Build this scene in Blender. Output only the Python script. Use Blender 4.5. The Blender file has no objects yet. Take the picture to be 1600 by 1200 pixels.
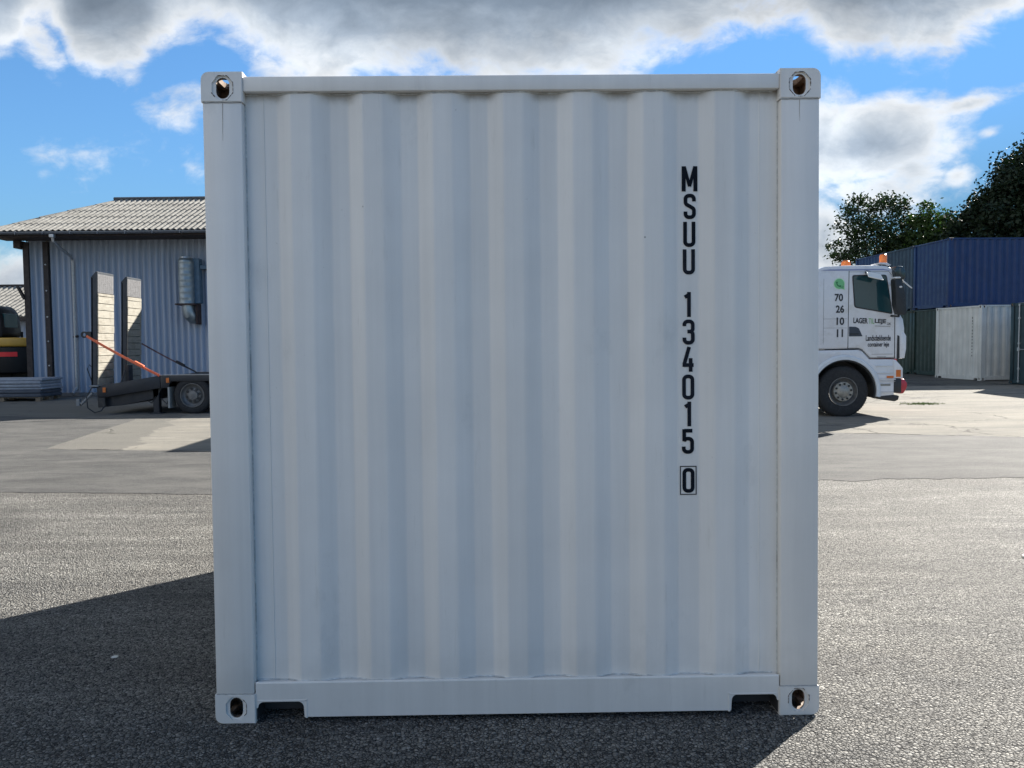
import bpy, bmesh, math, random
from math import sin, cos, pi, radians as R
from mathutils import Vector, Matrix, Euler
random.seed(7)
scene = bpy.context.scene
col = scene.collection

# ---------------------------------------------------------------- camera
PITCH, ROLL = -0.05036, -0.01022
cam = bpy.data.cameras.new('camera'); cam.lens = 27.675; cam.sensor_width = 36; cam.clip_end = 3000; cam.clip_start = 0.05
co = bpy.data.objects.new('camera', cam); col.objects.link(co)
f = Vector((0, cos(PITCH), sin(PITCH))); r0 = Vector((1, 0, 0)); u0 = r0.cross(f)
rr = cos(ROLL) * r0 + sin(ROLL) * u0; uu = -sin(ROLL) * r0 + cos(ROLL) * u0
M = Matrix((rr, uu, -f)).transposed().to_4x4(); M.translation = Vector((-0.013, -3.110, 1.513))
co.matrix_world = M
scene.camera = co

# ---------------------------------------------------------------- light
SUN_AZ, SUN_EL = 43.3, 30.0           # azimuth from +Y towards +X
sd = Vector((sin(R(SUN_AZ)) * cos(R(SUN_EL)), cos(R(SUN_AZ)) * cos(R(SUN_EL)), sin(R(SUN_EL))))
sun = bpy.data.lights.new('sun', 'SUN'); sun.energy = 5.0; sun.angle = R(0.53); sun.color = (1, .95, .87)
so = bpy.data.objects.new('sun', sun); col.objects.link(so)
so.rotation_euler = (-sd).to_track_quat('-Z', 'Y').to_euler(); so.location = (30, 30, 30)

scene.view_settings.view_transform = 'Standard'; scene.view_settings.look = 'None'
scene.view_settings.gamma = 1; scene.view_settings.exposure = 1.52
scene.view_settings.use_curve_mapping = False


class N:
    """small node-tree helper"""
    def __init__(s, tree):
        s.t = tree; s.n = tree.nodes; s.l = tree.links

    def put(s, inp, v):
        if v is None: return
        if hasattr(v, 'is_output'): s.l.new(v, inp)
        else: inp.default_value = v

    def m(s, op, a, b=None, c=None, clamp=False):
        n = s.n.new('ShaderNodeMath'); n.operation = op; n.use_clamp = clamp
        for i, v in enumerate((a, b, c)): s.put(n.inputs[i], v)
        return n.outputs[0]

    def v(s, op, a, b=None):
        n = s.n.new('ShaderNodeVectorMath'); n.operation = op
        s.put(n.inputs[0], a)
        if b is not None: s.put(n.inputs[1] if op != 'SCALE' else n.inputs['Scale'], b)
        return n.outputs[0]

    def noise(s, vec, scale=1, detail=4, rough=.5, dist=0):
        n = s.n.new('ShaderNodeTexNoise'); s.put(n.inputs['Vector'], vec)
        n.inputs['Scale'].default_value = scale; n.inputs['Detail'].default_value = detail
        n.inputs['Roughness'].default_value = rough; n.inputs['Distortion'].default_value = dist
        return n.outputs['Fac']

    def voro(s, vec, scale, feature='F1', out='Distance', rnd=1):
        n = s.n.new('ShaderNodeTexVoronoi'); s.put(n.inputs['Vector'], vec); n.feature = feature
        n.inputs['Scale'].default_value = scale; n.inputs['Randomness'].default_value = rnd
        return n.outputs[out]

    def ramp(s, fac, stops, interp='LINEAR'):
        n = s.n.new('ShaderNodeValToRGB'); s.put(n.inputs[0], fac); cr = n.color_ramp; cr.interpolation = interp
        while len(cr.elements) < len(stops): cr.elements.new(.5)
        for e, (p, c) in zip(cr.elements, stops):
            e.position = p; e.color = (c, c, c, 1) if isinstance(c, (int, float)) else (*c, 1)
        return n.outputs[0]

    def mix(s, fac, a, b, mode='MIX'):
        n = s.n.new('ShaderNodeMix'); n.data_type = 'RGBA'; n.blend_type = mode
        s.put(n.inputs[0], fac)
        for i, v in ((6, a), (7, b)):
            if isinstance(v, tuple) and len(v) == 3: v = (*v, 1)
            s.put(n.inputs[i], v)
        return n.outputs[2]

    def sep(s, vec):
        n = s.n.new('ShaderNodeSeparateXYZ'); s.put(n.inputs[0], vec); return n.outputs

    def comb(s, x, y, z):
        n = s.n.new('ShaderNodeCombineXYZ')
        for i, v in enumerate((x, y, z)): s.put(n.inputs[i], v)
        return n.outputs[0]

    def coord(s, out='Object'):
        return s.n.new('ShaderNodeTexCoord').outputs[out]

    def smooth(s, v, a, b, lo=0., hi=1.):
        n = s.n.new('ShaderNodeMapRange'); n.interpolation_type = 'SMOOTHSTEP'
        s.put(n.inputs[0], v); n.inputs[1].default_value = a; n.inputs[2].default_value = b
        n.inputs[3].default_value = lo; n.inputs[4].default_value = hi
        return n.outputs[0]

    def bump(s, h, strength=.3, dist=.01, normal=None):
        n = s.n.new('ShaderNodeBump'); n.inputs['Strength'].default_value = strength
        n.inputs['Distance'].default_value = dist; s.put(n.inputs['Height'], h); s.put(n.inputs['Normal'], normal)
        return n.outputs[0]


# ---------------------------------------------------------------- sky with clouds
world = bpy.data.worlds.new('World'); scene.world = world; world.use_nodes = True
w = N(world.node_tree); w.n.clear()
sky = w.n.new('ShaderNodeTexSky'); sky.sky_type = 'NISHITA'; sky.sun_disc = False
sky.sun_elevation = R(SUN_EL); sky.sun_rotation = R(SUN_AZ); sky.air_density = 1.0; sky.dust_density = .0; sky.ozone_density = 2.0
d = w.sep(w.coord('Generated'))
ay = w.m('MAXIMUM', w.m('ABSOLUTE', d[1]), .22)
U = w.m('DIVIDE', d[0], ay); V = w.m('DIVIDE', d[2], ay)
front = w.smooth(d[1], -.1, .1)                       # the other half of the sky gets its own noise
uv = w.comb(U, w.m('MULTIPLY', V, 1.5), w.m('MULTIPLY', front, 3.3))
warp = w.n.new('ShaderNodeTexNoise'); warp.inputs['Scale'].default_value = 5.; warp.inputs['Detail'].default_value = 3
w.l.new(uv, warp.inputs['Vector'])
uvw = w.v('ADD', uv, w.v('SCALE', w.v('SUBTRACT', warp.outputs['Color'], (.5, .5, .5)), .10))
n1 = w.noise(uvw, 7., 9, .58)
n2 = w.noise(uvw, 3.2, 5, .5)
n3 = w.noise(uvw, 26., 6, .6)
# underside line of the great cloud deck: V of the edge against U
fc = w.n.new('ShaderNodeFloatCurve'); c = fc.mapping.curves[0]
pts = [(-1.3, .34), (-.62, .36), (-.59, .405), (-.565, .40), (-.54, .335), (-.48, .325), (-.42, .375), (-.36, .375), (-.30, .335), (-.1, .31), (.1, .31),
       (.2, .335), (.245, .345), (.30, .37), (.345, .385), (.39, .36), (.50, .335), (.57, .365), (.645, .405), (.8, .46), (1.3, .5)]
while len(c.points) < len(pts): c.points.new(.5, .5)
for p, (a, b) in zip(c.points, pts): p.location = ((a + 1.5) / 3, b)
fc.mapping.update()
w.l.new(w.m('DIVIDE', w.m('ADD', U, 1.5), 3., clamp=True), fc.inputs['Value'])
F1 = w.m('DIVIDE', w.m('SUBTRACT', V, fc.outputs[0]), .062)
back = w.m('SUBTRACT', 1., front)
Fb = w.m('ADD', w.m('MULTIPLY', w.smooth(d[0], .30, -.55), 1.8), -1.1)      # unseen cloud bank behind the viewer, added to light the left-facing rib slopes
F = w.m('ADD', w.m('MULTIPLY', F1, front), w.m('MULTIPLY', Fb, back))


def blob(u, v, a, b, rot=0., gain=1.):
    du = w.m('SUBTRACT', U, u); dv = w.m('SUBTRACT', V, v)
    x = w.m('ADD', w.m('MULTIPLY', du, cos(rot) / a), w.m('MULTIPLY', dv, sin(rot) / a))
    y = w.m('ADD', w.m('MULTIPLY', du, -sin(rot) / b), w.m('MULTIPLY', dv, cos(rot) / b))
    rad = w.m('SQRT', w.m('ADD', w.m('MULTIPLY', x, x), w.m('MULTIPLY', y, y)))
    return w.m('MULTIPLY', w.m('SUBTRACT', 1., rad), gain)


for bl in ((.455, .245, .14, .062, .1, 1.5), (.57, .292, .12, .014, .27, .62), (.505, .215, .055, .05, 0, 1.0), (.395, .13, .045, .07, 0, 1.), (.375, .25, .10, .07, 0, 1.2),
           (.47, .19, .10, .035, .1, .9), (.562, .205, .028, .016, .3, .7), (.602, .258, .02, .010, .2, .6), (.40, .06, .12, .05, 0, 1.2),
           (-.45, .268, .075, .024, .35, .30), (-.405, .245, .03, .014, -.4, .2), (-.62, .09, .10, .05, 0, 1.1), (-.585, .375, .055, .025, -.9, .6), (-.40, .225, .02, .012, 0, .35)):
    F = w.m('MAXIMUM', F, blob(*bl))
nn = w.m('ADD', w.m('MULTIPLY', w.m('SUBTRACT', n1, .5), 2.3), w.m('MULTIPLY', w.m('SUBTRACT', n3, .5), 1.1))
nn = w.m('ADD', nn, w.m('MULTIPLY', w.m('SUBTRACT', n2, .5), .7))
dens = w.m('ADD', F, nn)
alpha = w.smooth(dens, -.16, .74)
thick = w.m('ADD', w.m('MULTIPLY', F, .62), w.m('MULTIPLY', nn, .40))
K = 10.
ccol = w.ramp(w.m('DIVIDE', thick, 2., clamp=True), [(0, (.85 , .89, .93)), (.12, (.92, .94, .96)), (.25, (.60, .66, .73)), (.40, (.36, .43, .52)), (.58, (.22, .28, .36)), (1, (.155, .205, .275))])
ccol = w.mix(w.m('MULTIPLY', back, .85), ccol, (1.0, 1.04, 1.07))  # added bank out of view is whitened to brighten the container front
ccol = w.mix(1., ccol, w.ramp(w.noise(uvw, 4.2, 7, .6), [(.3, .68), (.7, 1.32)]), 'MULTIPLY')
cloud = w.v('SCALE', ccol, 7.0)
fade = w.smooth(d[2], 0, .03)
hs = w.n.new('ShaderNodeHueSaturation'); hs.inputs['Saturation'].default_value = 1.08; w.l.new(sky.outputs[0], hs.inputs['Color'])
g_ = w.sep(sky.outputs[0])[1]
comp = w.m('DIVIDE', 1.12, w.m('ADD', 1., w.m('MULTIPLY', w.m('POWER', w.m('DIVIDE', g_, 5.), 3.), .5)))
skyb = w.v('SCALE', w.mix(1., hs.outputs[0], (.70, .97, 1.16), 'MULTIPLY'), comp)
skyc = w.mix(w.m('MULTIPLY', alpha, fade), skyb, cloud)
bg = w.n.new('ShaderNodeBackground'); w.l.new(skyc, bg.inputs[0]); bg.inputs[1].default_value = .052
wo = w.n.new('ShaderNodeOutputWorld'); w.l.new(bg.outputs[0], wo.inputs[0])


# ---------------------------------------------------------------- mesh builder
class MB:
    def __init__(s):
        s.vs = []; s.fs = []; s.mi = []; s.cur = 0

    def add(s, vs, fs):
        o = len(s.vs); s.vs += [tuple(v) for v in vs]; s.fs += [tuple(i + o for i in q) for q in fs]; s.mi += [s.cur] * len(fs)
        return s

    def bm(s, bm, M=None):
        bm.verts.index_update()
        s.add([(M @ v.co if M else v.co) for v in bm.verts], [[v.index for v in q.verts] for q in bm.faces]); bm.free()
        return s

    def box(s, x0, x1, y0, y1, z0, z1, bev=0, M=None, seg=1):
        b = bmesh.new(); bmesh.ops.create_cube(b, size=1)
        for v in b.verts: v.co = Vector(((x0 + x1) / 2 + v.co.x * (x1 - x0), (y0 + y1) / 2 + v.co.y * (y1 - y0), (z0 + z1) / 2 + v.co.z * (z1 - z0)))
        if bev: bmesh.ops.bevel(b, geom=b.edges[:], offset=bev, segments=seg, affect='EDGES', profile=.5)
        return s.bm(b, M)

    def prism(s, poly, a, b, axis='y', bev=0, seg=2, M=None):
        """polygon extruded along an axis; poly in the other two axes in xyz order"""
        def P(p, t): return {'x': (t, p[0], p[1]), 'y': (p[0], t, p[1]), 'z': (p[0], p[1], t)}[axis]
        m = bmesh.new(); A = [m.verts.new(P(p, a)) for p in poly]; B = [m.verts.new(P(p, b)) for p in poly]; n = len(poly)
        m.faces.new(A[::-1]); m.faces.new(B)
        for i in range(n): m.faces.new((A[i], A[(i + 1) % n], B[(i + 1) % n], B[i]))
        bmesh.ops.recalc_face_normals(m, faces=m.faces)
        if bev:
            m.edges.ensure_lookup_table()
            bmesh.ops.bevel(m, geom=[e for e in m.edges if abs((e.verts[0].co - e.verts[1].co).dot(Vector(P((0, 0), 1)))) < 1e-6], offset=bev, segments=seg, affect='EDGES', profile=.5, clamp_overlap=True)
        return s.bm(m, M)

    def tube(s, pts, rad, n=8, caps=True):
        pts = [Vector(p) for p in pts]; rs = rad if isinstance(rad, (list, tuple)) else [rad] * len(pts)
        o = len(s.vs); vs = []; up = None
        for i, p in enumerate(pts):
            t = (pts[min(i + 1, len(pts) - 1)] - pts[max(i - 1, 0)]).normalized()
            if up is None: up = Vector((0, 0, 1)) if abs(t.z) < .9 else Vector((1, 0, 0))
            a = t.cross(up).normalized(); b = a.cross(t).normalized(); up = b
            for k in range(n):
                g = 2 * pi * k / n; vs.append(p + (a * cos(g) + b * sin(g)) * rs[i])
        fs = [(i * n + k, i * n + (k + 1) % n, (i + 1) * n + (k + 1) % n, (i + 1) * n + k) for i in range(len(pts) - 1) for k in range(n)]
        if caps: fs += [tuple(range(n))[::-1], tuple(range((len(pts) - 1) * n, len(pts) * n))]
        return s.add(vs, fs)

    def lathe(s, prof, c, axis='y', n=40, M=None):
        """prof = list of (radius, distance along axis)"""
        vs = []
        for (r, t) in prof:
            for k in range(n):
                g = 2 * pi * k / n; a, b = r * cos(g), r * sin(g)
                v = {'y': (a, t, b), 'x': (t, a, b), 'z': (a, b, t)}[axis]
                vs.append(Vector(c) + Vector(v))
        fs = [(i * n + k, i * n + (k + 1) % n, (i + 1) * n + (k + 1) % n, (i + 1) * n + k) for i in range(len(prof) - 1) for k in range(n)]
        if prof[0][0] > 1e-6 and False: pass
        return s.add(vs, fs)

    def build(s, name, mat, parent=None, smooth=False, origin=None, angle=35, M=None):
        me = bpy.data.meshes.new(name)
        if M is not None: s.vs = [tuple(M @ Vector(v)) for v in s.vs]
        if origin is not None: s.vs = [(v[0] - origin[0], v[1] - origin[1], v[2] - origin[2]) for v in s.vs]
        me.from_pydata(s.vs, [], s.fs)
        ms = mat if isinstance(mat, (list, tuple)) else [mat]
        for m in ms: me.materials.append(m)
        if len(ms) > 1: me.polygons.foreach_set('material_index', s.mi)
        me.validate(); me.update()
        bm = bmesh.new(); bm.from_mesh(me); bmesh.ops.recalc_face_normals(bm, faces=bm.faces)
        if smooth:
            for q in bm.faces: q.smooth = True
            for e in bm.edges:
                if len(e.link_faces) == 2 and e.calc_face_angle(0) > R(angle): e.smooth = False
        bm.to_mesh(me); bm.free()
        o = bpy.data.objects.new(name, me); col.objects.link(o)
        if parent: o.parent = parent
        return o


def tag(o, label, cat=None, group=None, kind=None):
    if label: o['label'] = label
    if cat: o['category'] = cat
    if group: o['group'] = group
    if kind: o['kind'] = kind
    return o


def thing(name, label, cat, loc=(0, 0, 0), rot=(0, 0, 0), group=None):
    o = bpy.data.objects.new(name, None); col.objects.link(o); o.location = loc; o.rotation_euler = rot
    o.empty_display_size = .2
    return tag(o, label, cat, group)


# ---------------------------------------------------------------- materials
def mat(name, base, rough=.5, metal=0., spec=.5, var=.0, vscale=6., bump=0., bscale=40., bdist=.003, coat=0., streak=0., dirt=None, dscale=3., damt=.0, stretch=(1, 1, 1), trans=0., emis=None):
    m = bpy.data.materials.new(name); m.use_nodes = True; n = N(m.node_tree); b = n.n['Principled BSDF']
    b.inputs['Roughness'].default_value = rough; b.inputs['Metallic'].default_value = metal; b.inputs['Specular IOR Level'].default_value = spec
    b.inputs['Coat Weight'].default_value = coat
    cc = (*base, 1)
    vec = n.coord('Object')
    if stretch != (1, 1, 1): vec = n.v('MULTIPLY', vec, stretch)
    if var: cc = n.mix(1., cc, n.ramp(n.noise(vec, vscale, 6, .6), [(.25, 1 - var), (.75, 1 + var)]), 'MULTIPLY')
    if streak:
        sv = n.v('MULTIPLY', n.coord('Object'), (1, 1, .04))
        cc = n.mix(1., cc, n.ramp(n.noise(sv, 22., 5, .6), [(.35, 1 - streak), (.65, 1.)]), 'MULTIPLY')
    if dirt:
        cc = n.mix(n.ramp(n.noise(vec, dscale, 8, .65), [(.5, 0.), (.72, damt)]), cc, dirt)
    n.put(b.inputs['Base Color'], cc)
    if var: n.put(b.inputs['Roughness'], n.ramp(n.noise(vec, vscale * 1.7, 4), [(.3, max(rough - .1, .03)), (.7, min(rough + .12, 1))]))
    if bump: n.put(b.inputs['Normal'], n.bump(n.noise(vec, bscale, 5, .6), bump, bdist))
    if emis: b.inputs['Emission Color'].default_value = (*emis, 1); b.inputs['Emission Strength'].default_value = 1
    return m


def paint_white():
    m = bpy.data.materials.new('white_container_paint'); m.use_nodes = True; n = N(m.node_tree); b = n.n['Principled BSDF']
    o = n.coord('Object'); g = n.n.new('ShaderNodeNewGeometry')
    base = (.79, .77, .735, 1)
    sv = n.v('MULTIPLY', o, (1, 1, .03))
    c = n.mix(1., base, n.ramp(n.noise(sv, 9., 6, .65), [(.3, .90), (.7, 1.03)]), 'MULTIPLY')
    c = n.mix(1., c, n.ramp(n.noise(o, 2.2, 5, .6), [(.3, .95), (.7, 1.03)]), 'MULTIPLY')
    # fine scuffs and specks
    c = n.mix(n.ramp(n.noise(o, 60, 6, .75), [(.67, 0.), (.74, .5)]), c, (.26, .23, .18))
    c = n.mix(n.ramp(n.noise(n.v('MULTIPLY', o, (1, 1, .12)), 30, 4, .7), [(.62, 0.), (.8, .22)]), c, (.36, .33, .27))
    c = n.mix(n.ramp(n.noise(n.v('MULTIPLY', o, (1., 1, .5)), 3.5, 8, .72), [(.60, 0.), (.72, .22)]), c, (.42, .42, .40))
    dots = n.voro(n.v('ADD', o, n.v('SCALE', n.coord('Object'), .0)), 9., 'F1', 'Distance')
    c = n.mix(n.m('MULTIPLY', n.smooth(dots, .045, .025), n.smooth(n.noise(o, 3., 2), .60, .66)), c, (.12, .10, .08))
    s = n.sep(o)
    # rust-brown grime washed from the header seam down the tops of the hollows and along the sill
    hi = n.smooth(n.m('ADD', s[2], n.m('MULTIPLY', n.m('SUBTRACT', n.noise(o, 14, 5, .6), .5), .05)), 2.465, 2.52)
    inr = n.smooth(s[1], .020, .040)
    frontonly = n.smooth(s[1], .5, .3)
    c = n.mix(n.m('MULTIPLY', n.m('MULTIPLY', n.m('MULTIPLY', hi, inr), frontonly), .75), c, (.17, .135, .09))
    lo = n.smooth(n.m('ADD', s[2], n.m('MULTIPLY', n.m('SUBTRACT', n.noise(o, 6, 6, .65), .5), .30)), .34, .10)
    c = n.mix(n.m('MULTIPLY', lo, .22), c, (.33, .32, .29))
    n.put(b.inputs['Base Color'], c)
    n.put(b.inputs['Roughness'], n.ramp(n.noise(o, 5, 5, .6), [(.3, .30), (.7, .46)]))
    h = n.m('ADD', n.noise(n.v('MULTIPLY', o, (1, 1, .5)), 3.2, 3, .5), n.m('MULTIPLY', n.noise(o, 180, 3, .6), .02))
    n.put(b.inputs['Normal'], n.bump(h, .16, .012))
    return m


MW = paint_white()
RUST = mat('rust', (.20, .14, .10), .8, var=.5, vscale=40, bump=.5, bscale=120, dirt=(.50, .49, .46), dscale=22, damt=.9)
BLACKHOLE = mat('dark_steel', (.03, .03, .032), .7, var=.3)
NAVYTXT = mat('dark_blue_lettering', (.005, .008, .014), .75, spec=.15, var=.25, vscale=30)
GREYTXT = mat('weathered_lettering', (.013, .016, .024), .8, spec=.15, var=.35, vscale=35)
WOODFLOOR = mat('plywood', (.16, .10, .06), .7, var=.3)
GASKET = mat('black_rubber', (.015, .015, .016), .6)
GALV = mat('galvanised_steel', (.42, .44, .46), .4, metal=.7, var=.2, vscale=15)

# ---------------------------------------------------------------- ground
def chip_material():
    m = bpy.data.materials.new('chip_seal_asphalt'); m.use_nodes = True; n = N(m.node_tree); b = n.n['Principled BSDF']
    o = n.coord('Object'); s = n.sep(o)
    wv = n.v('ADD', o, n.v('SCALE', n.n.new('ShaderNodeTexNoise').outputs['Color'], .0))
    cell = n.voro(o, 72., 'F1', 'Color'); dist = n.voro(o, 72., 'F1', 'Distance')
    edge = n.voro(o, 72., 'DISTANCE_TO_EDGE', 'Distance')
    cs = n.sep(cell)
    stone = n.ramp(cs[0], [(0, (.045, .045, .046)), (.30, (.10, .10, .10)), (.62, (.165, .163, .16)), (.88, (.26, .258, .25)), (1, (.42, .415, .40))])
    gap = n.smooth(n.m('ADD', edge, n.m('MULTIPLY', n.m('SUBTRACT', n.noise(o, 38., 4, .6), .5), .42)), .02, .15)
    c = stone
    patch = n.noise(n.v('MULTIPLY', o, (.6, 1.3, 1)), .9, 7, .62)
    dust = n.noise(n.v('MULTIPLY', o, (1, 1.6, 1)), 2.6, 7, .7)
    far = n.m('MULTIPLY', n.smooth(s[1], -1., 4.), n.smooth(s[1], 60., 12.))
    worn = n.m('ADD', n.ramp(patch, [(.36, 0.05), (.66, .6)]), n.m('MULTIPLY', n.ramp(dust, [(.42, 0.), (.7, .5)]), 1.))
    c = n.mix(worn, c, n.mix(cs[2], (.11, .106, .098), (.34, .325, .295)))
    c = n.mix(n.m('MULTIPLY', far, n.ramp(patch, [(.35, .25), (.65, .8)])), c, (.30, .285, .26))
    c = n.mix(n.ramp(n.noise(n.v('MULTIPLY', o, (.5, 1.4, 1)), 1.6, 8, .7), [(.58, 0.), (.70, .55)]), c, (.06, .058, .056))
    streaks = n.noise(n.v('MULTIPLY', o, (.55, 2.2, 1)), 1.3, 9, .72)
    c = n.mix(n.m('MULTIPLY', n.ramp(streaks, [(.44, 0.), (.64, .85)]), n.m('MULTIPLY', n.smooth(s[1], -1.5, 3.5, .4, 1.), n.smooth(s[1], 60., 12.))), c, n.mix(cs[2], (.27, .26, .235), (.56, .545, .50)))
    c = n.mix(n.ramp(n.noise(n.v('ADD', o, (7.3, 2.1, 0)), .55, 6, .6), [(.52, 0.), (.68, .42)]), c, n.mix(cs[1], (.02, .02, .02), (.075, .073, .07)))
    # thin meandering cracks
    wc = n.n.new('ShaderNodeTexNoise'); wc.inputs['Scale'].default_value = 1.5; wc.inputs['Detail'].default_value = 6; n.l.new(o, wc.inputs['Vector'])
    ov = n.v('ADD', o, n.v('SCALE', wc.outputs['Color'], .9))
    cr = n.voro(ov, .32, 'DISTANCE_TO_EDGE', 'Distance')
    crack = n.m('MULTIPLY', n.smooth(cr, .006, .001), n.smooth(n.noise(o, .5, 2), .45, .6))
    c = n.mix(n.m('MULTIPLY', crack, .3), c, (.02, .02, .02))
    c = n.mix(n.m('ADD', n.m('MULTIPLY', gap, .9), .1), (.012, .012, .013), c)  # gaps darkened in colour, in place of shadows between the chips
    n.put(b.inputs['Base Color'], c)
    b.inputs['Roughness'].default_value = .78; b.inputs['Specular IOR Level'].default_value = .3
    h = n.m('ADD', n.m('MULTIPLY', n.m('SUBTRACT', 1., n.m('POWER', dist, 1.5)), 1.), n.m('MULTIPLY', cs[1], .6))
    h = n.m('ADD', h, n.m('MULTIPLY', n.noise(o, 60., 5, .65), 1.6))
    n.put(b.inputs['Normal'], n.bump(n.m('ADD', h, n.m('MULTIPLY', gap, .8)), 1., .016))
    return m


def smooth_asphalt():
    m = bpy.data.materials.new('smooth_asphalt'); m.use_nodes = True; n = N(m.node_tree); b = n.n['Principled BSDF']
    o = n.coord('Object')
    c = n.mix(n.ramp(n.noise(o, 130., 4, .8), [(.38, 0.), (.64, 1.)]), (.022, .022, .023), (.155, .153, .148))
    c = n.mix(n.ramp(n.noise(n.v('MULTIPLY', o, (.7, 1.6, 1)), 1.3, 9, .75), [(.42, 0.), (.62, .6)]), c, (.16, .155, .145))
    c = n.mix(n.ramp(n.noise(n.v('MULTIPLY', o, (.5, 2, 1)), 3., 7, .7), [(.62, 0.), (.75, .5)]), c, (.24, .23, .21))
    c = n.mix(n.ramp(n.noise(n.v('MULTIPLY', o, (.4, 2, 1)), .7, 5, .6), [(.55, 0.), (.7, .4)]), c, (.04, .04, .04))
    n.put(b.inputs['Base Color'], c); b.inputs['Roughness'].default_value = .85; b.inputs['Specular IOR Level'].default_value = .2
    n.put(b.inputs['Normal'], n.bump(n.noise(o, 90., 6, .75), .9, .012))
    return m


def concrete_mat():
    m = bpy.data.materials.new('worn_concrete'); m.use_nodes = True; n = N(m.node_tree); b = n.n['Principled BSDF']
    o = n.coord('Object')
    c = n.mix(n.noise(o, 90., 4, .7), (.19, .175, .15), (.34, .32, .275))
    c = n.mix(n.ramp(n.noise(n.v('MULTIPLY', o, (.4, 1.5, 1)), .8, 8, .68), [(.40, 0.), (.66, .8)]), c, (.15, .145, .135))
    c = n.mix(n.ramp(n.noise(n.v('MULTIPLY', o, (.5, 2., 1)), 2.2, 8, .7), [(.56, 0.), (.74, .7)]), c, (.42, .40, .355))
    wc = n.n.new('ShaderNodeTexNoise'); wc.inputs['Scale'].default_value = 1.1; wc.inputs['Detail'].default_value = 7; n.l.new(o, wc.inputs['Vector'])
    ov = n.v('ADD', o, n.v('SCALE', wc.outputs['Color'], 1.3))
    cr = n.voro(ov, .33, 'DISTANCE_TO_EDGE', 'Distance')
    crack = n.m('MULTIPLY', n.smooth(n.m('ADD', cr, n.m('MULTIPLY', n.noise(o, 5, 5, .7), .05)), .040, .022), n.smooth(n.noise(o, .45, 3), .42, .58))
    sc_ = n.sep(o)      # an older, darker patch at the left end with a broken edge
    edge_ = n.m('ADD', n.m('ADD', sc_[0], n.m('MULTIPLY', sc_[1], .27)), n.m('MULTIPLY', n.m('SUBTRACT', n.noise(o, 1.1, 6, .65), .5), 1.6))
    c = n.mix(n.m('MULTIPLY', n.smooth(edge_, -3.42, -3.50), .75), c, n.mix(n.noise(o, 60., 4, .7), (.10, .098, .09), (.20, .193, .175)))
    c = n.mix(n.m('MULTIPLY', crack, .6), c, (.05, .048, .045))
    n.put(b.inputs['Base Color'], c); b.inputs['Roughness'].default_value = .9; b.inputs['Specular IOR Level'].default_value = .12
    n.put(b.inputs['Normal'], n.bump(n.m('SUBTRACT', n.noise(o, 60., 7, .75), crack), .9, .016))
    return m


def gz(y):
    t = min(max((y - 16) / 11, 0), 1); return .13 * t * t * (3 - 2 * t)


def ground():
    xs = [-400, -150, -60, -30, -20, -12, -8, -4, -1, 2, 6, 10, 16, 22, 30, 60, 150, 400]
    ys = [-300, -80, -20, -8, -3, 0, 3, 6, 9, 12, 15, 16, 17, 18, 19, 20, 21, 22, 23, 24, 25, 26, 27, 30, 40, 60, 100, 200, 600]
    mb = MB(); vs = [(x, y, gz(y)) for y in ys for x in xs]; n = len(xs)
    mb.add(vs, [(j * n + i, j * n + i + 1, (j + 1) * n + i + 1, (j + 1) * n + i) for j in range(len(ys) - 1) for i in range(n - 1)])
    tag(mb.build('ground', chip_material(), smooth=True), None, kind='structure')
    CM = concrete_mat(); SM = smooth_asphalt()

    def sheet(name, near, far, ys, mt, dz):
        """strip between a near and a far border line given as x,y points, with ragged borders"""
        mb = MB(); vs = []; fs = []
        def at(line, x):
            for (x0, y0), (x1, y1) in zip(line, line[1:]):
                if x0 <= x <= x1: return y0 + (y1 - y0) * (x - x0) / (x1 - x0)
            return line[-1][1]
        x = near[0][0]; X = []
        while x < near[-1][0]: X.append(x); x += .07 if -12 < x < 14 else 1.5
        X.append(near[-1][0]); rg = random.Random(len(name)); a = b = 0
        for x in X:
            k_ = 4 if x > 1 else (1 if name != 'concrete_yard' else 2); a = a * .85 + k_ * rg.uniform(-.013, .013); b = b * .85 + k_ * rg.uniform(-.012, .012)
            y0 = at(near, x) + a; y1 = at(far, x) + b; y1 = max(y1, y0 + .02)
            k = ys
            for i in range(k + 1):
                y = y0 + (y1 - y0) * i / k
                vs.append((x, y, gz(y) + dz))
        for i in range(len(X) - 1):
            for j in range(ys): q = i * (ys + 1) + j; fs.append((q, q + ys + 1, q + ys + 2, q + 1))
        mb.add(vs, fs); return tag(mb.build(name, mt), None, kind='structure')
    # smooth asphalt lane across the yard, wide at the left
    sheet('asphalt_lane', [(-60, 6.0), (-5.4, 5.15), (-3.1, 4.95), (0, 5.05), (3.4, 5.33), (5.5, 5.37), (40, 6)],
          [(-60, 30), (-8.0, 13.6), (-7.1, 8.75), (-4.4, 8.25), (0, 9.2), (5.1, 9.87), (7.8, 9.0), (40, 8.)], 14, SM, .004)
    sheet('concrete_yard', [(-30, 20.), (-8.0, 13.65), (-7.1, 8.80), (-4.4, 8.28), (0, 9.23), (5.1, 9.9), (7.8, 9.03), (40, 8.05)],
          [(-30, 20.5), (-8.3, 20.6), (-7.1, 20.6), (40, 23.)], 18, CM, .0045)


ground()


# ---------------------------------------------------------------- shipping containers
END_FLATS = [(-1.062, -.934, 1), (-.878, -.796, 0), (-.726, -.652, 1), (-.594, -.515, 0), (-.447, -.378, 1), (-.317, -.239, 0), (-.171, -.099, 1),
             (-.037, .041, 0), (.107, .177, 1), (.239, .317, 0), (.382, .458, 1), (.520, .599, 0), (.657, .742, 1), (.804, .884, 0), (.946, 1.062, 1)]


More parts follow.
